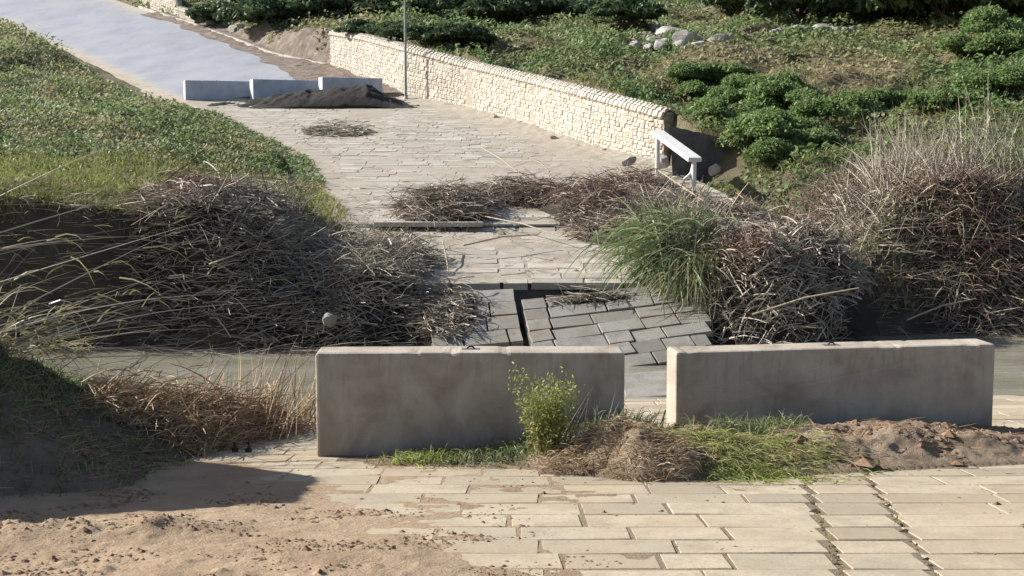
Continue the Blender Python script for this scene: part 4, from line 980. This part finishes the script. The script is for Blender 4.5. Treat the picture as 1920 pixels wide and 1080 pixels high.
# ------------------------------------------------------------------ near left bank cover
def near_bank():
    r = np.random.default_rng(81); n = 34000; x = r.uniform(-9, -2.5, n); y = r.uniform(7.6, 13, n); z = terr(x, y); ri = rise_left(x, y)
    k = (ri > .06) & (z > ZW + .1) & (r.random(n) < .22 + .78 * sstep(.47, .6, fbm(x * 1.2, y * 1.2, 82))); x, y, z = x[k], y[k], z[k]; n = len(x)
    g = np.stack([x, y, z], 1); D = np.stack([r.normal(.1, .4, n), r.normal(-.3, .4, n), np.ones(n)], 1)
    veg('grass', [strands(g, D, r.uniform(.05, .22, n), .0045, .45, .3, 3, 2, mix=(r.random(n) < .3) * .7, rg=r)], M['ivy'], label='short dark grass on the near left bank', kind='stuff')
near_bank()

# ------------------------------------------------------------------ silt mound in front of the near barriers
def mound_h(x, y):
    prof = np.interp(x, [-1.3, -.9, -.3, .25, .9, 1.4, 2.2, 3.0, 3.8, 4.5, 5.2, 6.5], [0, .03, .05, .13, .30, .22, .20, .22, .24, .16, .06, .02])
    y0 = np.interp(x, [-1.3, 0, .9, 1.6, 2.6, 4, 6.5], [10.35, 10.2, 9.55, 9.5, 9.85, 10.3, 11.0])      # front foot
    yb = np.interp(x, [-1.3, 1.3, 1.5, 4.5, 4.8, 6.5], [11.2, 11.35, 11.8, 12.2, 12.4, 12.3])
    t = np.clip((y - y0) / (yb - y0), 0, 1); sh = sstep(0, .38, t) * (1 - .35 * sstep(.6, 1, t)); sh = np.where(y > yb, sh * np.clip(1 - (y - yb) / .5, 0, 1), sh)
    n = fbm(x * 2.4, y * 2.4, 101, 5); n2 = fbm(x * 9, y * 9, 102, 3)
    h = prof * sh * (.55 + .9 * n) + (n2 - .5) * .07 * np.clip(prof * sh * 8, 0, 1)
    return np.where(sh > .001, h, -.04) - .012 * (sh < .08)
def silt_mound():
    xs = np.arange(-1.5, 6.6, .022); ys = np.arange(9.2, 12.9, .022); Y, X = np.meshgrid(ys, xs, indexing='ij'); h = mound_h(X, Y)
    me = npmesh('silt_mound', np.stack([X, Y, zn(Y) + h], -1).reshape(-1, 3), gridfaces(len(ys), len(xs)), smooth=True)
    tag(link('silt_mound', me, M['silt']), 'lumpy brown bank of silt in front of the near barriers', kind='stuff')
silt_mound()
zm = lambda x, y: zn(y) + np.maximum(mound_h(x, y), 0)
def tuft(name, cx, cy, sx, sy, n, L, label, mat='weed', cat='grass', lean=(0, -.3), w=.004, mixv=.15, seed=0, leafn=0, flat=1.):
    r = np.random.default_rng(seed); x = r.normal(cx, sx, n); y = r.normal(cy, sy, n); g = np.stack([x, y, zm(x, y)], 1)
    D = np.stack([r.normal(lean[0], .45, n), r.normal(lean[1], .4, n), np.full(n, flat)], 1)
    o = veg(name, [strands(g, D, r.uniform(*L, n), w, .5, .3, 4, 2, mix=np.clip(mixv + (r.random(n) < .2) * .6, 0, 1), rg=r)], M[mat]); tag(o, label, cat, kind='stuff')
tuft('grass_tuft', -.72, 10.55, .16, .08, 420, (.08, .22), 'small yellow-green tuft at the left end of the silt in front of the left barrier', seed=1)
tuft('grass_tuft', -.15, 10.55, .36, .12, 1300, (.05, .2), 'low dark green grass along the foot of the left barrier', 'greenreed', seed=2)
tuft('grass_tuft', .55, 10.9, .35, .2, 900, (.1, .34), 'dark green grass between the weed and the gap', 'greenreed', seed=3, lean=(.3, -.2))
tuft('grass_tuft', 1.75, 10.3, .42, .28, 2300, (.08, .3), 'flattened bright green grass over the mound in front of the right barrier', seed=4, mixv=.4, lean=(.5, -.7), flat=.4)
tuft('grass_tuft', 2.15, 11.15, .2, .12, 620, (.15, .36), 'dark green tuft growing against the face of the right barrier', 'greenreed', seed=5)
tuft('grass_tuft', 1.9, 9.75, .25, .1, 700, (.08, .26), 'green blades hanging over the front foot of the mound', seed=6, lean=(.3, -.9), flat=.25)

def weed():
    r = np.random.default_rng(91); c = P(1028, 868, 10.3); c[2] = float(zm(c[0], c[1])); root = empty('weed_plant', tuple(c)); tag(root, 'bushy yellow-green weed standing in front of the left barrier', 'weed')
    n = 75; a = r.uniform(0, 6.28, n); D = np.stack([np.cos(a) * .22 - .02, np.sin(a) * .2, np.ones(n)], 1) * np.stack([1 + .6 * r.random(n), np.ones(n), np.ones(n)], 1); Ls = r.uniform(.30, .74, n); p = np.stack([r.normal(0, .06, n), r.normal(0, .05, n), np.zeros(n)], 1)
    o = veg('stems', [strands(p, D, Ls, .0045, .03, .12, 5, 3, mix=np.full(n, .5), rg=r)], M['weed'], root); o['kind'] = 'stuff'
    m = 4600; k = r.integers(0, n, m); t = r.random(m) ** .8; q = p[k] + unit(D[k]) * (t * Ls[k])[:, None] + r.normal(0, .028, (m, 3)) * (.5 + t[:, None])
    o = veg('leaves', [leaves(q, r.uniform(.008, .023, m), .1, mix=np.clip((1 - t) * .8 + (r.random(m) < .25) * .6, 0, 1), long=2.3, rg=r)], M['weed'], root); o['kind'] = 'stuff'
    # pale dry flower stalks on its right
    n = 22; p2 = np.stack([r.uniform(.05, .45, n), r.normal(.05, .08, n), np.zeros(n)], 1); D2 = np.stack([r.normal(.25, .25, n), r.normal(0, .2, n), np.ones(n)], 1)
    o = veg('dry_stalks', [strands(p2, D2, r.uniform(.3, .72, n), .004, .1, .15, 5, 3, rg=r)], M['reed'], root); o['kind'] = 'stuff'
weed()
def clods():
    for cx, cy, rx, ry, h, n, lab, sd in ((.60, 10.1, .42, .26, .11, 520, 'root clod with hanging straw left of the gap, below the weed', 17), (1.12, 9.85, .40, .30, .20, 620, 'rounded tan root clod in front of the gap between the barriers', 18)):
        heap('root_clod', [(cx, cy, rx, ry, h, 0)], n, lab, 'root clod', az=(-.15, .5), el=(-.1, .25), L=(.04, .22), w=.003, seed=sd, base=zm, soil='silt', depth=.9, drop=.6, smat_='straw', rag=.2, mixfn=lambda p, r: .15 * r.random(len(p)))
clods()
# thin dark twig standing by the gap
tw = P(1243, 812, 11.3); o = link('twig', tube_mesh('twig', [(0, 0, -.05), (-.01, 0, .1), (.02, 0, .21)], [.010, .009, .007], 6), M['iron']); o.location = tw; tag(o, 'short dark twig sticking up in the gap between the barriers', 'twig')

# ------------------------------------------------------------------ mud heap by the far barriers, its shade painted into the colour
def far_mud():
    yb = fy - 1.6; xs = np.linspace(hx(400, yb), hx(790, yb), 120); ys = np.linspace(yb - 1.4, yb + 1.5, 50); Y, X = np.meshgrid(ys, xs, indexing='ij'); PXs = 960 + F * X / Y
    prof = np.interp(PXs, [400, 470, 510, 560, 610, 640, 690, 720, 750, 790], [0, .06, .30, .52, .56, .74, .80, .45, .12, 0])
    t = np.clip(1 - ((Y - yb) / 1.4) ** 2, 0, 1) ** .7; h = prof * t * (.8 + .4 * fbm(X * 1.3, Y * 1.3, 6)) + (fbm(X * 3, Y * 3, 7) - .5) * .3 * t
    me = npmesh('mud_heap', np.stack([X, Y, zd(Y) + h - .03 - .1 * (t < .03)], -1).reshape(-1, 3), gridfaces(50, 120), smooth=True)
    tag(link('mud_heap', me, M['mud']), 'long heap of mud coloured dark for shade against the far barriers', 'mud heap')
far_mud()
# small heap of wet leaves and twigs on the far deck
heap('leaf_litter', [(hx(610, 41), G(610, 248, zdf)[1], 1.1, 1.4, .16, .6)], 500, 'small dark scrap of washed-up litter on the far ramp', 'litter', az=(-.3, .5), el=(.02, .1), L=(.2, .7), w=.012, seed=19, base=lambda x, y: zdeck(y))
# single canes lying about
def canes():
    data = [((900, 275, 33.5), (985, 335, 29.5), 'long cane leaning on the back of the brush heap, upper end to the left'), ((1030, 322, 29.5), (1000, 300, 30.2), 'short cane sticking up from the middle of the brush heap'),
            ((905, 405, 27.6), (1065, 448, 25.), 'pale cane lying across the paving in front of the brush heap'), ((830, 452, 24.5), (842, 520, 22.4), 'thin upright cane in front of the paving, above the small dark slab'),
            ((1235, 320, 27), (1440, 470, 23), 'pale cane sloping down to the right above the green reed clump'), ((870, 460, 24.), (1010, 440, 25), 'thin dark cane lying on the lower part of the far ramp'),
            ((600, 640, 20.5), (760, 610, 20.8), 'pale cane lying over the water behind the left barrier'), ((1700, 600, 21.2), (1830, 560, 22.), 'long curved cane low over the water at the right'), ((1410, 590, 20), (1610, 540, 19.6), 'cane projecting right from the upright reed tangle')]
    for A, B, lab in data:
        a, b = P(*A), P(*B); 
        for q in (a, b):
            g = max(float(terr(q[0], q[1])), float(zdeck(q[1])) if 21.8 < q[1] < 54 and roadL(q[1]) < q[0] < roadR(q[1]) else -9); q[2] = max(q[2], g + .02)
        m = (a + b) / 2 + np.array([0, 0, .06]); o = link('cane', tube_mesh('cane', [a - a, m - a, b - a], [.016, .015, .010], 6), M['canem']); o.location = a; tag(o, lab, 'cane')
M['canem'] = plain('dry_cane', (.36, .30, .21), .7, 0, .3, 20)
canes()

# ------------------------------------------------------------------ small clods of dried mud lying on the sand, silt and paving
def clod_field(name, n, region, size, mat, label, surf, seed, dens=None):
    r = np.random.default_rng(seed); x = r.uniform(region[0], region[1], n); y = r.uniform(region[2], region[3], n)
    if dens is not None: k = r.random(n) < dens(x, y); x, y = x[k], y[k]
    n = len(x); z = surf(x, y); s_ = size * r.lognormal(0, .55, n)
    base = np.array([(1, 0, 0), (.3, .95, 0), (-.8, .6, 0), (-.8, -.6, 0), (.3, -.95, 0), (.1, .1, .8), (0, 0, -.6)], float)
    Fb = np.array([(0, 1, 5), (1, 2, 5), (2, 3, 5), (3, 4, 5), (4, 0, 5), (1, 0, 6), (2, 1, 6), (3, 2, 6), (4, 3, 6), (0, 4, 6)])
    a = r.uniform(0, 6.28, n); c, s2 = np.cos(a)[:, None], np.sin(a)[:, None]; B = base[None] * (1 + r.uniform(-.35, .35, (n, 7, 3))) * np.stack([r.uniform(.7, 1.6, n), np.ones(n), r.uniform(.5, .9, n)], 1)[:, None]
    X = B[..., 0] * c - B[..., 1] * s2; Y = B[..., 0] * s2 + B[..., 1] * c
    V = np.stack([X * s_[:, None] + x[:, None], Y * s_[:, None] + y[:, None], B[..., 2] * s_[:, None] + z[:, None]], -1).reshape(-1, 3)
    Fc = (Fb[None] + (np.arange(n) * 7)[:, None, None]).reshape(-1, 3)
    tag(link(name, npmesh(name, V, Fc), mat), label, kind='stuff')
M['clod'] = soil_mat('dried_clods', (.11, .06, .035), (.22, .135, .08), (.36, .25, .16), 4, .01)
zs = lambda x, y: zn(y) + sand_height(x, y)
def dsand(x, y):
    d = (-.35 - x) * .9 + (8.15 - y) * .62; cl = sstep(.50, .62, fbm(x * 2.2, y * 3.5, 201, 4))
    ridge = np.exp(-((y - 7.45 - .22 * (x + 2.5)) / .16) ** 2) * (x < -1.6)
    return np.clip(cl * sstep(-.6, .2, d) + ridge, 0, 1) * (y > 6.2)
clod_field('clods', 12000, (-3.8, .6, 6.3, 9.0), .0075, M['clod'], 'small dried mud clods scattered over the orange sand', zs, 301, dsand)
clod_field('clods', 5000, (1.0, 6.2, 9.3, 12.2), .020, M['clod'], 'dried mud clods on the silt mound', zm, 302, lambda x, y: (mound_h(x, y) > .02) * sstep(.42, .6, fbm(x * 2, y * 3, 202, 3)))
clod_field('clods', 2600, (-2.6, 6.0, 7.0, 14.0), .007, M['clod'], 'crumbs of dried mud on the near paving', zn2, 303, lambda x, y: .15 + sstep(.55, .65, fbm(x * 1.5, y * 3, 203, 3)))
clod_field('clods', 2600, (-13, 6, 22, 53), .024, M['clod'], 'crumbs of mud and twigs on the far ramp', lambda x, y: zdeck(y), 304, lambda x, y: ((x > roadL(y) + .1) & (x < roadR(y) - .15)) * (.06 + sstep(.56, .68, fbm(x * .8, y * .8, 204, 4)) + np.exp(-((roadR(y) - x) / .6) ** 2)))
clod_field('clods', 9000, (-5.2, -2.4, 7.8, 12.5), .011, M['clod'], 'crumbled earth on the near left bank', terr, 305, lambda x, y: (rise_left(x, y) > .03) * sstep(.40, .6, fbm(x * 2, y * 2, 205, 4)))

# dirt and small weeds in the two long joints of the near ramp
def long_joints():
    r = np.random.default_rng(401); y = r.uniform(6.2, 10.3, 5200); side = r.random(5200) < .5; x = stripx(y) - .028 + .500 * side + r.normal(0, .013, 5200)
    k = r.random(5200) < .35 + .65 * sstep(.45, .6, fbm(y * 3, side * 9., 402)); x, y = x[k], y[k]
    g = np.stack([x, y, zn(y) + .000], 1); n = len(x)
    D = np.stack([r.normal(0, .6, n), r.normal(0, .6, n), np.ones(n)], 1)
    w_ = r.random(n) < .12
    veg('joint_weeds', [strands(g[w_], D[w_], r.uniform(.01, .045, w_.sum()), .0025, .4, .3, 2, 2, mix=r.random(w_.sum()), rg=r)], M['grass'], label='tiny weeds in the long joints of the near paving', kind='stuff')
long_joints()
clod_field('clods', 4000, (1.5, 3.2, 6.2, 10.4), .010, M['debris_soil_shade'], 'dark earth filling the two long joints of the near paving', lambda x, y: zn(y) - .006, 403, lambda x, y: np.exp(-((x - stripx(y) + .026) / .014) ** 2) + np.exp(-((x - stripx(y) - .474) / .014) ** 2))

# flood litter: broken stalks lying on the near left bank, the silt mound and the far ramp
def litter(n, region, L, w, surf, seed, dens, label, mat='reed'):
    r = np.random.default_rng(seed); x = r.uniform(region[0], region[1], n); y = r.uniform(region[2], region[3], n); k = r.random(n) < dens(x, y); x, y = x[k], y[k]; n = len(x)
    A = r.uniform(0, 6.28, n); g = np.stack([x, y, surf(x, y) + .01], 1); D = np.stack([np.cos(A), np.sin(A) * .6, np.abs(r.normal(0, .12, n))], 1)
    veg('reed_litter', [strands(g, D, r.uniform(*L, n), w * r.uniform(.5, 1.4, n), .06, .12, 3, 3, mix=r.random(n) * .8, rg=r)], M[mat], label=label, kind='stuff')
litter(2600, (-4.6, -2.4, 8.2, 12.5), (.05, .35), .004, terr, 501, lambda x, y: (rise_left(x, y) > .04) * .5, 'broken stalks lying on the near left bank', 'straw')
litter(1500, (.2, 5.5, 9.5, 12.0), (.04, .25), .0035, zm, 502, lambda x, y: (mound_h(x, y) > .03) * .6, 'broken stalks in the silt mound', 'straw')
litter(5200, (-9, 5.5, 22, 48), (.08, .6), .006, lambda x, y: zdeck(y), 503, lambda x, y: ((x > roadL(y) + .3) & (x < roadR(y) - .3)) * (np.exp(-((y - 29.5) / 3.2) ** 2) * .5 + .35 * np.exp(-((y - 23) / 1.5) ** 2) + .03 + .25 * sstep(.55, .68, fbm(x * .6, y * .6, 504))), 'loose stalks strewn on the far ramp')
litter(900, (-2.2, 6, 9, 13.8), (.03, .14), .003, zn2, 505, lambda x, y: .5 * sstep(.45, .6, fbm(x, y, 506)), 'bits of straw on the near paving', 'straw')

litter(5200, (-9.8, -3.6, 20.6, 23.2), (.2, .9), .006, lambda x, y: terr(x, y) + .03, 507, lambda x, y: .6 + 0 * x, 'dark stalks and roots hanging on the shaded cut bank at the left')
litter(2600, (5.8, 10.5, 21.6, 23.6), (.2, .9), .006, lambda x, y: terr(x, y) + .03, 508, lambda x, y: .5 + 0 * x, 'dark stalks in the shaded hollow of the right bank')
litter(420, (-6.0, -1.0, 20.0, 21.2), (.3, 1.3), .006, lambda x, y: np.maximum(terr(x, y), ZW) + .01, 509, lambda x, y: .5 + 0 * x, 'reeds trailing in the water along the foot of the left heap')

spray('reed_spray', tb(hx(1500, 24.5), 24.5), (.9, .8), 260, 1.2, .9, (.5, 1.5), 'thin pale reeds standing between the upright tangle and the right bank', droop=.3, seed=60, azs=1.2, els=.35, leafy=600, w=.006)
spray('reed_spray', tb(hx(1800, 23.2), 23.2), (.9, .5), 240, 1.9, .7, (.5, 1.5), 'bent thin reeds drooping over the water at the right', droop=.7, seed=61, azs=1.4, els=.4, leafy=500, w=.006)
